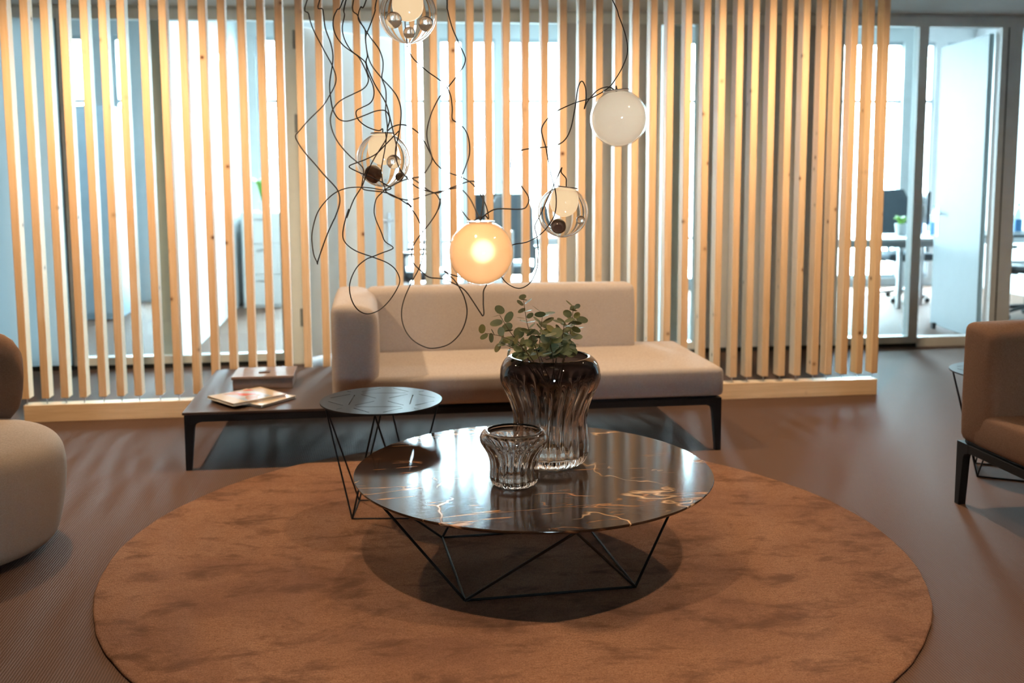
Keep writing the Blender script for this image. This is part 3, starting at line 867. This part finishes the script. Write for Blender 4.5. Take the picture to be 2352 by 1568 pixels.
# routes of the pendant cables in metres
CABLE_POINTS = {
'a': [(0.108,3.05,1.872),(0.098,2.973,1.797),(0.101,2.907,1.723),(0.106,2.898,1.705),(0.117,2.892,1.685),(0.135,2.893,1.668),(0.16,2.901,1.648),(0.186,2.908,1.631),(0.21,2.907,1.611),(0.222,2.891,1.581),(0.223,2.851,1.543),(0.219,2.803,1.511),(0.231,2.766,1.498),(0.245,2.712,1.479),(0.25,2.653,1.451),(0.246,2.588,1.413),(0.233,2.549,1.381),(0.217,2.527,1.346),(0.211,2.521,1.312),(0.211,2.52,1.306),(0.213,2.515,1.281),(0.222,2.506,1.262),(0.24,2.483,1.242),(0.252,2.466,1.235)],
'b': [(-0.131,2.7,1.811),(-0.123,2.697,1.786),(-0.118,2.692,1.739),(-0.105,2.691,1.7),(-0.1,2.692,1.669),(-0.103,2.694,1.64),(-0.109,2.7,1.609),(-0.111,2.705,1.584),(-0.108,2.716,1.549),(-0.103,2.723,1.527),(-0.091,2.732,1.508),(-0.073,2.74,1.502),(-0.051,2.749,1.507),(-0.021,2.763,1.519),(0.009,2.776,1.531),(0.033,2.786,1.533),(0.044,2.792,1.52),(0.046,2.798,1.506),(0.039,2.806,1.48),(0.052,2.811,1.489),(0.073,2.816,1.496),(0.096,2.82,1.493),(0.123,2.824,1.476),(0.142,2.825,1.45),(0.159,2.822,1.415),(0.172,2.817,1.39),(0.194,2.81,1.37),(0.221,2.801,1.358),(0.239,2.794,1.352),(0.265,2.781,1.337),(0.283,2.769,1.316),(0.297,2.756,1.291),(0.307,2.742,1.265),(0.31,2.729,1.237),(0.299,2.723,1.246),(0.282,2.715,1.234),(0.308,2.702,1.256),(0.334,2.693,1.265),(0.395,2.681,1.264),(0.411,2.68,1.277),(0.413,2.679,1.296),(0.398,2.681,1.32),(0.375,2.687,1.353),(0.366,2.694,1.38),(0.374,2.702,1.406),(0.403,2.713,1.423),(0.45,2.731,1.429),(0.498,2.749,1.435),(0.528,2.762,1.451),(0.548,2.777,1.484),(0.563,2.795,1.54),(0.574,2.808,1.596),(0.586,2.812,1.616),(0.597,2.814,1.597),(0.599,2.816,1.564),(0.594,2.816,1.539),(0.604,2.816,1.561),(0.629,2.813,1.589),(0.652,2.811,1.599),(0.668,2.809,1.598),(0.685,2.807,1.588),(0.691,2.806,1.584)],
'c': [(-0.064,2.75,1.82),(-0.07,2.782,1.785),(-0.078,2.835,1.76),(-0.074,2.876,1.735),(-0.057,2.886,1.706),(-0.036,2.864,1.687),(-0.017,2.83,1.666),(-0.012,2.798,1.637),(0.003,2.798,1.599),(0.004,2.837,1.576),(-0.006,2.882,1.56),(-0.03,2.94,1.551),(-0.045,2.969,1.545),(-0.048,2.986,1.534),(-0.04,3.005,1.517),(-0.016,3.012,1.499),(0.016,3.006,1.488),(0.037,3.006,1.484)],
'd': [(0.693,2.9,1.854),(0.716,2.914,1.811),(0.742,2.935,1.758),(0.752,2.952,1.714),(0.742,2.966,1.674),(0.72,2.977,1.634),(0.697,2.981,1.608),(0.649,2.982,1.582),(0.599,2.974,1.567),(0.542,2.958,1.542),(0.513,2.946,1.521),(0.492,2.933,1.491),(0.494,2.922,1.462),(0.501,2.912,1.433),(0.507,2.899,1.386),(0.515,2.893,1.346),(0.527,2.894,1.299),(0.528,2.903,1.252),(0.516,2.917,1.216),(0.49,2.94,1.18),(0.453,2.97,1.155),(0.414,2.999,1.145),(0.381,3.027,1.121),(0.372,3.056,1.076),(0.393,3.079,1.034),(0.421,3.095,1.009),(0.454,3.106,1.0),(0.487,3.116,1.018),(0.508,3.123,1.061),(0.512,3.123,1.112),(0.507,3.119,1.163),(0.5,3.114,1.195),(0.518,3.107,1.233),(0.542,3.098,1.289),(0.57,3.095,1.351),(0.583,3.096,1.377),(0.581,3.097,1.362),(0.596,3.099,1.344),(0.6,3.105,1.313)],
'k1': [(-0.157,2.6,1.794),(-0.155,2.614,1.762),(-0.147,2.631,1.73),(-0.13,2.651,1.695),(-0.114,2.666,1.665),(-0.102,2.675,1.642),(-0.094,2.682,1.618),(-0.094,2.686,1.6),(-0.101,2.688,1.583),(-0.11,2.689,1.568),(-0.128,2.689,1.54),(-0.165,2.68,1.503),(-0.19,2.67,1.474),(-0.2,2.664,1.46),(-0.193,2.658,1.442),(-0.176,2.648,1.417),(-0.151,2.637,1.388),(-0.127,2.629,1.359),(-0.106,2.627,1.336),(-0.094,2.628,1.32),(-0.089,2.63,1.302),(-0.091,2.635,1.28),(-0.103,2.646,1.248),(-0.107,2.65,1.241),(-0.125,2.671,1.204),(-0.142,2.7,1.162),(-0.155,2.728,1.127),(-0.156,2.733,1.12),(-0.158,2.738,1.126),(-0.167,2.756,1.145),(-0.173,2.789,1.184),(-0.17,2.815,1.217),(-0.159,2.842,1.254),(-0.138,2.863,1.284),(-0.111,2.878,1.308),(-0.079,2.889,1.321),(-0.044,2.894,1.324),(-0.008,2.897,1.321),(0.027,2.895,1.315),(0.045,2.894,1.317),(0.047,2.893,1.322),(0.034,2.892,1.33),(0.02,2.889,1.339),(0.005,2.887,1.346),(-0.033,2.881,1.362),(-0.064,2.878,1.377),(-0.068,2.877,1.384),(-0.056,2.877,1.39),(-0.025,2.876,1.401),(0.007,2.879,1.417),(0.031,2.884,1.44),(0.047,2.889,1.456),(0.073,2.9,1.482)],
'k2': [(-0.073,2.8,1.828),(-0.09,2.802,1.803),(-0.1,2.803,1.781),(-0.101,2.803,1.755),(-0.092,2.801,1.729),(-0.074,2.798,1.707),(-0.055,2.793,1.692),(-0.035,2.787,1.676),(-0.019,2.776,1.646),(-0.01,2.765,1.619),(-0.012,2.758,1.603),(-0.024,2.75,1.588),(-0.049,2.735,1.574),(-0.082,2.716,1.556),(-0.1,2.703,1.537),(-0.108,2.692,1.518),(-0.11,2.682,1.496),(-0.103,2.669,1.467),(-0.087,2.658,1.438),(-0.062,2.649,1.409),(-0.037,2.645,1.387),(-0.027,2.645,1.373),(-0.029,2.647,1.348),(-0.032,2.651,1.328),(-0.024,2.653,1.32),(0.004,2.662,1.316),(0.03,2.671,1.312),(0.059,2.684,1.299),(0.1,2.707,1.272),(0.088,2.714,1.283),(0.112,2.733,1.248),(0.129,2.748,1.209),(0.134,2.756,1.181),(0.131,2.764,1.139),(0.118,2.766,1.098),(0.097,2.761,1.061),(0.075,2.747,1.014),(0.068,2.73,0.975),(0.076,2.712,0.939),(0.098,2.691,0.911),(0.131,2.67,0.895),(0.157,2.656,0.895),(0.19,2.639,0.907),(0.216,2.624,0.933),(0.231,2.612,0.964),(0.237,2.603,0.999),(0.231,2.598,1.033),(0.219,2.595,1.06),(0.202,2.595,1.086),(0.177,2.596,1.108),(0.195,2.597,1.099),(0.212,2.598,1.093),(0.235,2.6,1.088)],
'k3': [(-0.044,2.7,1.812),(-0.034,2.706,1.774),(-0.023,2.709,1.75),(-0.002,2.709,1.718),(0.019,2.706,1.689),(0.029,2.703,1.66),(0.029,2.699,1.634),(0.026,2.695,1.612),(0.035,2.69,1.583),(0.036,2.686,1.554),(0.034,2.683,1.525),(0.038,2.681,1.482),(0.034,2.682,1.453),(0.021,2.685,1.431),(0.002,2.692,1.402),(-0.017,2.705,1.366),(-0.032,2.723,1.329),(-0.056,2.746,1.291),(-0.076,2.778,1.242),(-0.071,2.793,1.265),(-0.085,2.821,1.222),(-0.09,2.842,1.186),(-0.08,2.855,1.164),(-0.054,2.871,1.143),(-0.009,2.891,1.124),(0.034,2.903,1.105),(0.059,2.908,1.082),(0.069,2.909,1.052),(0.058,2.908,1.024),(0.035,2.902,0.992),(0.006,2.893,0.968),(-0.026,2.884,0.96),(-0.051,2.875,0.972),(-0.068,2.864,0.999),(-0.075,2.852,1.036),(-0.069,2.842,1.069),(-0.051,2.831,1.102),(-0.026,2.824,1.123),(-0.009,2.821,1.13),(0.019,2.817,1.141),(0.046,2.816,1.151),(0.048,2.816,1.158),(0.027,2.817,1.174),(0.017,2.82,1.2),(0.002,2.828,1.238),(-0.001,2.834,1.263),(0.007,2.843,1.294),(0.03,2.853,1.318),(0.024,2.861,1.339),(0.021,2.871,1.37),(0.024,2.877,1.389),(0.032,2.888,1.428),(0.037,2.896,1.46),(0.035,2.9,1.48)],
'k4': [(-0.011,2.75,1.821),(-0.026,2.743,1.801),(-0.033,2.735,1.779),(-0.031,2.73,1.763),(-0.016,2.719,1.74),(-0.015,2.708,1.71),(-0.01,2.696,1.673),(-0.0,2.689,1.644),(0.026,2.687,1.61),(0.046,2.69,1.589),(0.064,2.698,1.566),(0.074,2.71,1.538),(0.075,2.724,1.509),(0.069,2.748,1.466),(0.061,2.765,1.433),(0.061,2.776,1.407),(0.07,2.786,1.377),(0.089,2.791,1.352),(0.104,2.791,1.334),(0.127,2.787,1.319),(0.164,2.773,1.308),(0.175,2.765,1.296),(0.18,2.756,1.281),(0.173,2.743,1.263),(0.178,2.721,1.292),(0.168,2.695,1.262),(0.145,2.663,1.23),(0.117,2.631,1.2),(0.099,2.611,1.175),(0.093,2.599,1.153),(0.098,2.591,1.131),(0.114,2.585,1.113),(0.137,2.583,1.094),(0.175,2.587,1.088),(0.215,2.597,1.068),(0.235,2.604,1.052),(0.255,2.614,1.023),(0.276,2.623,0.99),(0.281,2.624,0.984),(0.284,2.625,0.991),(0.283,2.628,1.011),(0.283,2.628,1.028),(0.284,2.628,1.051),(0.292,2.625,1.068),(0.296,2.62,1.095)],
'k5': [(0.017,2.85,1.838),(0.012,2.825,1.804),(-0.002,2.8,1.763),(-0.014,2.788,1.732),(-0.014,2.786,1.706),(-0.011,2.79,1.68),(-0.015,2.795,1.662),(-0.004,2.806,1.63),(0.01,2.812,1.601),(0.036,2.8,1.555),(0.046,2.768,1.515),(0.055,2.701,1.464),(0.06,2.646,1.43),(0.056,2.611,1.408),(0.063,2.567,1.379),(0.074,2.538,1.358),(0.103,2.513,1.344),(0.148,2.507,1.313),(0.195,2.521,1.326),(0.242,2.532,1.341),(0.262,2.53,1.332),(0.273,2.52,1.308),(0.27,2.502,1.28),(0.27,2.502,1.28),(0.261,2.475,1.25),(0.258,2.466,1.242)],
'k6': [(0.208,2.8,1.832),(0.209,2.787,1.8),(0.22,2.778,1.754),(0.238,2.781,1.714),(0.252,2.786,1.685),(0.256,2.789,1.671),(0.25,2.79,1.652),(0.232,2.789,1.627),(0.212,2.781,1.602),(0.194,2.768,1.582),(0.177,2.749,1.561),(0.155,2.704,1.519),(0.141,2.65,1.476),(0.139,2.612,1.446),(0.145,2.571,1.413),(0.147,2.553,1.397),(0.141,2.54,1.383),(0.12,2.518,1.356),(0.094,2.512,1.35),(0.07,2.513,1.344),(0.042,2.522,1.33),(0.028,2.53,1.321),(0.039,2.538,1.309),(0.063,2.551,1.299),(0.095,2.565,1.295),(0.152,2.57,1.312),(0.211,2.543,1.325),(0.219,2.537,1.322),(0.238,2.513,1.299),(0.251,2.486,1.269),(0.259,2.471,1.249),(0.261,2.466,1.241)],
}

# ================================================================== PENDANT LAMPS
def cable_mesh(pts, r=0.0017, up=True):
    pts = [Vector(p) for p in pts]
    if up:
        p = pts[0]
        top = Vector((0.22 + (p.x - 0.22) * 0.12, 2.80 + (p.y - 2.80) * 0.12, CEIL))
        pts = [top, top.lerp(p, 0.35) + Vector((0.012, 0, 0)), top.lerp(p, 0.7)] + pts
    bm = bmesh.new(); add_tube(bm, smooth_path(pts, 5), r, 6)
    return bm
def orient_cup(bm, c, d):
    q = Vector((0, 0, 1)).rotation_difference(Vector(d).normalized()).to_matrix().to_4x4()
    bmesh.ops.transform(bm, matrix=Matrix.Translation(c) @ q, verts=bm.verts[:]); return bm
def globe_profile(R, cut):
    a0 = math.acos(cut / R)
    return [(R * math.sin(PI - (PI - a0) * k / 22), R * math.cos(PI - (PI - a0) * k / 22)) for k in range(23)]
def pendant(label, c, R, kind, wire, tilt=(0, 0)):
    r = thing('pendant_lamp', label, 'lamp', c, 0, 'blown glass globe pendants')
    cut = R * 0.955
    rot = Euler((tilt[0], tilt[1], 0)).to_matrix().to_4x4()
    def put(name, bm, mat, smooth=True, angle=40, parent=r):
        bmesh.ops.transform(bm, matrix=rot, verts=bm.verts[:])
        return obj(name, bm, mat, parent, smooth=smooth, angle=angle)
    P = globe_profile(R, cut); P[0] = (0, -R)
    if kind == 'glow':
        bm = bmesh.new(); add_lathe(bm, P + [(0, cut)], 48); put('globe', bm, GLOW)
        bm = bmesh.new(); add_sphere(bm, (0.004, -0.006, 0.004), 0.026, 16, 10); put('bulb', bm, BULB)
        bm = bmesh.new(); add_lathe(bm, [(p[0] * 1.022, p[1] * 1.022) for p in P] , 48); put('outer_glass', bm, PANE)
    elif kind == 'dim':
        bm = bmesh.new(); add_lathe(bm, [(p[0] * 0.965, p[1] * 0.965) for p in P] + [(0, cut * 0.965)], 48); put('globe', bm, MILK_DIM)
        bm = bmesh.new(); add_lathe(bm, P, 48); put('outer_glass', bm, PANE)
    else:
        inn = [(max(0, p[0] - 0.0026) if p[0] > 0 else 0, p[1] * 0.968) for p in P]
        bm = bmesh.new(); add_lathe(bm, P + [(p[0] * 0.97, cut - 0.0026) for p in P[-1:]] + inn[-2::-1], 48)
        put('outer_glass', bm, CLEAR, angle=None)
        rm = R * 0.55
        bm = bmesh.new()
        top = cut - 0.004
        zc = R * 0.36 if kind != 'triple' else R * 0.30
        pr = [(0, zc - rm)] + [(rm * math.sin(PI/2 * k/10), zc - rm * math.cos(PI/2 * k/10)) for k in range(1, 11)] + [(rm * 0.98, zc + (top - zc) * 0.55), (rm * 0.74, top), (0, top)]
        add_lathe(bm, pr, 36); put('milk_diffuser', bm, MILK_WARM)
    def cup(c_, d, rr, mat, dark=True):
        bm = bmesh.new(); a = 0.62
        pr = [(0, -rr)] + [(rr * math.sin((PI - a) * k / 12), -rr * math.cos((PI - a) * k / 12)) for k in range(1, 13)]
        add_lathe(bm, pr + [(rr * math.sin(a) * 0.9, rr * math.cos(a) * 0.98), (rr * 0.55, 0), (0, -rr * 0.25)], 24)
        orient_cup(bm, c_, d); return put('glass_cavity', bm, mat)
    if kind == 'dark_pair':
        bm = bmesh.new(); add_sphere(bm, (-0.030, -0.030, -0.041), 0.0265, 24, 14); put('glass_cavity', bm, BROWN_GLASS)
        cup((0.047, -0.012, -0.050), (0.75, -0.5, -0.62), 0.0125, BROWN_GLASS)
        bm = bmesh.new(); add_sphere(bm, (0.030, -0.047, -0.006), 0.021, 20, 12); put('glass_cavity', bm, CLEAR)
    elif kind == 'dark_one':
        cup((-0.018, -0.050, -0.044), (-0.15, -0.85, -0.30), 0.024, BROWN_CLEAR)
        bm = bmesh.new(); add_lathe(bm, [(0, 0), (0.0135, 0.0)], 24); bmesh.ops.recalc_face_normals(bm, faces=bm.faces[:])
        orient_cup(bm, (-0.0215, -0.0665, -0.0500), (-0.15, -0.85, -0.30)); put('cavity_mouth', bm, BROWN_GLASS)
        bm = bmesh.new(); add_sphere(bm, (0.055, -0.02, -0.018), 0.014, 20, 12); put('glass_cavity', bm, CLEAR)
    elif kind == 'triple':
        for cc, rr in (((-0.040, -0.040, -0.022), 0.0225), ((0.002, -0.030, -0.054), 0.0165), ((0.047, -0.032, -0.030), 0.021)):
            bm = bmesh.new(); add_sphere(bm, cc, rr, 20, 12); put('glass_cavity', bm, CLEAR)
    bm = bmesh.new(); rc = R * 0.44
    add_lathe(bm, [(0, cut + 0.0005), (rc, cut + 0.0005), (rc + 0.0008, cut + 0.002), (rc, cut + 0.0036), (0, cut + 0.0036)], 32)
    put('cap', bm, STEEL)
    tip = Vector(c) + (rot @ Vector((0, 0, cut + 0.003)))
    if wire: pts = list(CABLE_POINTS[wire])[:-1] + [tuple(tip + Vector((0, 0, 0.012))), tuple(tip)]
    else: pts = [tuple(tip + Vector((0.03, 0, 0.20))), tuple(tip + Vector((0.01, 0, 0.05))), tuple(tip)]
    bm = cable_mesh(pts); shift(bm, -Vector(c))
    obj('cable', bm, CABLE, r, smooth=True)
    return r
pendant('largest glowing amber white milk glass globe hanging low over the sofa back', (0.261, 2.466, 1.165), 0.0785, 'glow', 'a')
pendant('pale opaque milk glass globe at upper right, hardly lit', (0.691, 2.806, 1.512), 0.080, 'dim', 'b', (0, -0.10))
pendant('clear glass globe with two dark brown bubbles and lit white core', (0.028, 3.006, 1.402), 0.080, 'dark_pair', 'c')
pendant('clear glass globe with one small brown bubble at its bottom', (0.588, 3.105, 1.238), 0.080, 'dark_one', 'd', (0, 0.13))
pendant('clear glass globe with three clear bubbles cut by the top edge', (0.103, 2.861, 1.802), 0.080, 'triple', None)
for key, lab in (('k1', 'thin black cable zigzagging down at far left of the pendants'), ('k2', 'thin black cable ending in the large hanging loop over the sofa back'),
                 ('k3', 'thin black cable drawing the figure eight loop above the armrest'), ('k4', 'thin black cable with sharp kink below the glowing globe'),
                 ('k5', 'thin black cable crossing behind the two bubble globe to the glowing globe'), ('k6', 'thin black cable bowing out right of the uppermost globe')):
    c0 = CABLE_POINTS[key][0]
    bm = cable_mesh(CABLE_POINTS[key]); shift(bm, -Vector(c0))
    tag(obj('pendant_cable', bm, CABLE, smooth=True, loc=c0), lab, 'cable', 'loose pendant cables')

# ================================================================== LEFT ARMCHAIR
ac = thing('swivel_armchair', 'rounded beige upholstered swivel chair cut by the left edge', 'armchair', (-1.575, 3.70, 0))
prof = [(0, 0.03), (0.30, 0.03), (0.355, 0.035), (0.385, 0.06), (0.405, 0.13), (0.420, 0.22), (0.425, 0.30), (0.415, 0.365), (0.385, 0.405), (0.33, 0.425), (0.22, 0.436), (0.1, 0.44), (0, 0.44)]
bm = bmesh.new(); add_lathe(bm, resample(prof, 4)[:-1] + [(0, 0.44)], 64)
obj('seat', bm, LINEN_CHAIR, ac, smooth=True)
bm = bmesh.new(); add_lathe(bm, [(0, 0), (0.27, 0), (0.27, 0.032), (0, 0.032)], 48); obj('swivel_base', bm, BLACK, ac)
bm = bmesh.new()
rings = []
N = 44
a0, a1 = math.radians(61), math.radians(285)
for i in range(N + 1):
    u_ = i / N
    a = a0 + (a1 - a0) * u_
    e = math.sqrt(max(0.0, 1 - (2 * max(0.0, abs(u_ - 0.5) - 0.40) / 0.2) ** 2))
    e = max(e, 0.02)
    ring = []
    for k in range(20):
        th = 2 * PI * k / 20
        cx_, cz_ = math.cos(th), math.sin(th)
        rr = 0.395 + 0.062 * e * math.copysign(abs(cx_) ** 0.8, cx_) + 0.02 * (cz_ * e)
        zz = 0.565 + 0.190 * e * math.copysign(abs(cz_) ** 0.9, cz_)
        ring.append(bm.verts.new((rr * math.cos(a), rr * math.sin(a), zz)))
    rings.append(ring)
for a, b in zip(rings[:-1], rings[1:]):
    for k in range(20): bm.faces.new((a[k], a[(k+1) % 20], b[(k+1) % 20], b[k]))
bm.faces.new(rings[0]); bm.faces.new(rings[-1])
obj('backrest', bm, LINEN_DARK, ac, smooth=True)

# ================================================================== OFFICES BEHIND THE GLASS
def office_chair(label, loc, rz, fab, frame_mat):
    r = thing('office_chair', label, 'chair', loc, rz, 'office chairs behind the glass')
    hub = bmesh.new(); add_tube(hub, [(0, 0, 0.06), (0, 0, 0.42)], 0.028, 12); obj('column', hub, frame_mat, r)
    for k in range(5):
        a = 2 * PI * k / 5 + 0.3
        bm = bmesh.new(); add_tube(bm, [(0, 0, 0.11), (0.30 * math.cos(a), 0.30 * math.sin(a), 0.075)], 0.022, 8, taper=lambda t: 1 - 0.35 * t)
        lg = obj('base_arm', bm, frame_mat, r)
        bm = bmesh.new(); add_sphere(bm, (0.30 * math.cos(a), 0.30 * math.sin(a), 0.03), 0.03, 12, 8); obj('caster', bm, BLACK_PLASTIC, lg)
    obj('seat', cushion(-0.24, 0.24, -0.24, 0.24, 0.43, 0.51, 0.03, 0.01, 6), fab, r, smooth=True)
    bm = bmesh.new(); nx, nz = 10, 10; g = []
    for side in (0, 1):
        g.append([[None] * (nx + 1) for _ in range(nz + 1)])
        for j in range(nz + 1):
            for i in range(nx + 1):
                v = j / nz; u_ = i / nx * 2 - 1
                wdt = 0.225 - 0.035 * v - 0.05 * max(0, v - 0.8) / 0.2
                x = u_ * wdt; z = 0.58 + 0.58 * v
                y = 0.25 + 0.06 * v - 0.055 * (1 - u_ * u_) * -1 * 0.6 + (0.035 if side else 0)
                g[side][j][i] = bm.verts.new((x, y, z))
    for j in range(nz):
        for i in range(nx):
            q = g[0]; bm.faces.new((q[j][i], q[j][i+1], q[j+1][i+1], q[j+1][i]))
            q = g[1]; bm.faces.new((q[j][i], q[j+1][i], q[j+1][i+1], q[j][i+1]))
    for j in range(nz):
        for i in (0, nx): bm.faces.new((g[0][j][i], g[0][j+1][i], g[1][j+1][i], g[1][j][i]))
    for i in range(nx):
        for j in (0, nz): bm.faces.new((g[0][j][i], g[1][j][i], g[1][j][i+1], g[0][j][i+1]))
    obj('backrest', bm, fab, r, smooth=True, angle=50)
    bm = bmesh.new(); add_tube(bm, smooth_path([(0, 0.05, 0.42), (0, 0.24, 0.42), (0, 0.32, 0.55), (0, 0.335, 0.85)], 6), 0.022, 8); obj('back_support', bm, frame_mat, r, smooth=True)
    for s in (-1, 1):
        bm = bmesh.new()
        add_tube(bm, smooth_path([(s * 0.15, 0.03, 0.42), (s * 0.28, 0.03, 0.46), (s * 0.285, 0.05, 0.62), (s * 0.285, 0.03, 0.66)], 5), 0.017, 8)
        add_box(bm, s * 0.285 - 0.04, s * 0.285 + 0.04, -0.14, 0.14, 0.655, 0.685, bev=0.01)
        obj('armrest', bm, BLACK_PLASTIC, r, smooth=True, angle=40)
    return r
def desk(label, x0, x1, y0, y1, top_mat, over=0.0):
    r = thing('desk', label, 'desk', ((x0 + x1)/2, (y0 + y1)/2, 0), 0, 'office desks behind the glass')
    w, d = x1 - x0, y1 - y0
    obj('desk_top', box(-w/2, w/2 + over, -d/2, d/2, 0.715, 0.74, bev=0.003), top_mat, r)
    for sx in (-1, 1):
        for sy in (-1, 1):
            obj('leg', box(sx * (w/2 - 0.05) - 0.018, sx * (w/2 - 0.05) + 0.018, sy * (d/2 - 0.05) - 0.025, sy * (d/2 - 0.05) + 0.025, 0, 0.715), STEEL, r)
    bm = bmesh.new(); add_box(bm, -w/2 + 0.07, w/2 - 0.07, -d/2 + 0.035, -d/2 + 0.065, 0.66, 0.714); add_box(bm, -w/2 + 0.07, w/2 - 0.07, d/2 - 0.065, d/2 - 0.035, 0.66, 0.714)
    obj('frame_rail', bm, STEEL, r)
    return r
def bottle(label, loc):
    r = thing('water_bottle', label, 'bottle', loc, 0, 'water bottles on the office desks')
    bm = bmesh.new(); add_lathe(bm, resample([(0, 0), (0.034, 0.0), (0.038, 0.01), (0.038, 0.16), (0.034, 0.20), (0.018, 0.24), (0.0135, 0.255), (0.0135, 0.275)], 4) + [(0, 0.275)], 24); obj('body', bm, BOTTLE, r, smooth=True)
    bm = bmesh.new(); add_lathe(bm, [(0.0386, 0.02), (0.0392, 0.03), (0.0392, 0.125), (0.0386, 0.135)], 24); obj('wrap', bm, LABEL_BLUE, r, smooth=True)
    bm = bmesh.new(); add_lathe(bm, [(0, 0.274), (0.016, 0.274), (0.016, 0.292), (0, 0.292)], 16); obj('bottle_cap', bm, LABEL_BLUE, r)
def monitor(label, loc, rz):
    r = thing('monitor', label, 'monitor', loc, rz, 'monitors on the office desks')
    obj('screen', box(-0.27, 0.27, -0.015, 0.015, 0.10, 0.42, bev=0.005), SCREEN_OFF, r)
    bm = bmesh.new(); add_box(bm, -0.03, 0.03, 0.012, 0.035, 0.01, 0.28); obj('stand', bm, STEEL, r)
    bm = bmesh.new(); add_lathe(bm, [(0, 0), (0.10, 0), (0.10, 0.008), (0, 0.012)], 32); obj('stand_base', bm, STEEL, r)
def potted(label, loc, pot_mat, h, n, spread):
    r = thing('potted_plant', label, 'plant', loc, 0)
    bm = bmesh.new(); add_lathe(bm, [(0, 0), (0.045, 0), (0.06, 0.10), (0.062, 0.11), (0.054, 0.11), (0.05, 0.095), (0, 0.095)], 24); obj('pot', bm, pot_mat, r)
    for k in range(n):
        a = 2 * PI * k / n + rng.uniform(-.3, .3); l = h * rng.uniform(0.7, 1.1); s = spread * rng.uniform(.6, 1.1)
        pts = [(0.01 * math.cos(a), 0.01 * math.sin(a), 0.09), (s * 0.4 * math.cos(a), s * 0.4 * math.sin(a), 0.09 + l * 0.75), (s * math.cos(a), s * math.sin(a), 0.09 + l * rng.uniform(.7, 1))]
        P = smooth_path(pts, 5); bm = bmesh.new(); rows = []
        for i, p in enumerate(P):
            tt = i / (len(P)-1); wd = 0.028 * math.sin(PI * min(1, tt * 0.95 + 0.05)) + 0.002
            sd = Vector((-math.sin(a), math.cos(a), 0)) * wd
            rows.append((bm.verts.new(p - sd), bm.verts.new(p + Vector((0, 0, -0.006))), bm.verts.new(p + sd)))
        for q, w_ in zip(rows[:-1], rows[1:]):
            bm.faces.new((q[0], q[1], w_[1], w_[0])); bm.faces.new((q[1], q[2], w_[2], w_[1]))
        obj('leaf', bm, GREEN_BRIGHT, r, smooth=True)
    return r

# right-hand office
desk('white topped desk with steel legs seen through glass left of the open door', 3.55, 5.20, 8.65, 9.40, WHITE_LAM, 0.24)
desk('dark topped desk behind the open door at far right', 5.47, 6.90, 8.95, 9.65, BLACK_PLASTIC)
office_chair('blue grey office chair behind the white desk at right', (5.50, 9.95, 0), math.radians(-4), BLUE_GREY, STEEL)
office_chair('black office chair at the dark desk at far right edge', (5.97, 8.55, 0), math.radians(186), BLACK_PLASTIC, BLACK_PLASTIC)
bottle('clear water bottle with blue wrap on the white desk', (5.22, 8.88, 0.74))
bottle('clear water bottle with blue wrap on the dark desk at far right', (6.28, 9.20, 0.74))
monitor('thin dark monitor seen edge on beside the door handle', (5.37, 9.30, 0.74), math.radians(66))
potted('small bright green plant on the white desk by the bottle', (5.05, 9.16, 0.74), WHITE_LAM, 0.10, 12, 0.10)

# middle office
desk('white desk in the middle office behind the slats', 0.95, 2.05, 9.55, 10.35, WHITE_LAM)
office_chair('black office chair in the middle office behind slats left of the glowing globe', (0.36, 8.95, 0), math.radians(75), BLACK_PLASTIC, BLACK_PLASTIC)
office_chair('blue grey office chair at the middle office desk right of the glowing globe', (1.20, 9.30, 0), math.radians(185), BLUE_GREY, STEEL)
monitor('dark monitor on the middle office desk', (1.22, 10.05, 0.74), math.radians(8))
r = thing('drawer_unit', 'low white drawer unit in middle office beneath the green plant', 'cabinet', (-1.15, 10.75, 0))
obj('body', box(-0.21, 0.21, -0.28, 0.28, 0.0, 0.98, bev=0.004), WHITE_LAM, r)
for k in range(3):
    d_ = obj('drawer', box(-0.20, 0.20, -0.295, -0.28, 0.03 + k * 0.315, 0.335 + k * 0.315, bev=0.003), WHITE_LAM, r)
    obj('handle', box(-0.06, 0.06, -0.31, -0.295, 0.28 + k * 0.315, 0.29 + k * 0.315), STEEL, d_)
potted('leafy green plant on the low white drawer unit', (-1.15, 10.70, 0.98), WHITE_LAM, 0.30, 14, 0.16)
# left office
r = thing('tall_cabinet', 'tall pale blue grey cabinet in the left office behind slats', 'cabinet', (-2.62, 10.1, 0))
obj('body', box(-0.17, 0.17, -0.25, 0.25, 0.0, 2.02, bev=0.004), plain('pale_blue_laminate', (0.40, 0.52, 0.62), 0.4), r)
for s in (-1, 1):
    d_ = obj('door', box(-0.165 if s < 0 else 0.003, -0.003 if s < 0 else 0.165, -0.268, -0.25, 0.05, 2.0, bev=0.002), plain('pale_blue_door', (0.42, 0.54, 0.64), 0.4), r)
    obj('handle', box(s * 0.02 - 0.005, s * 0.02 + 0.005, -0.285, -0.268, 0.95, 1.10), STEEL, d_)
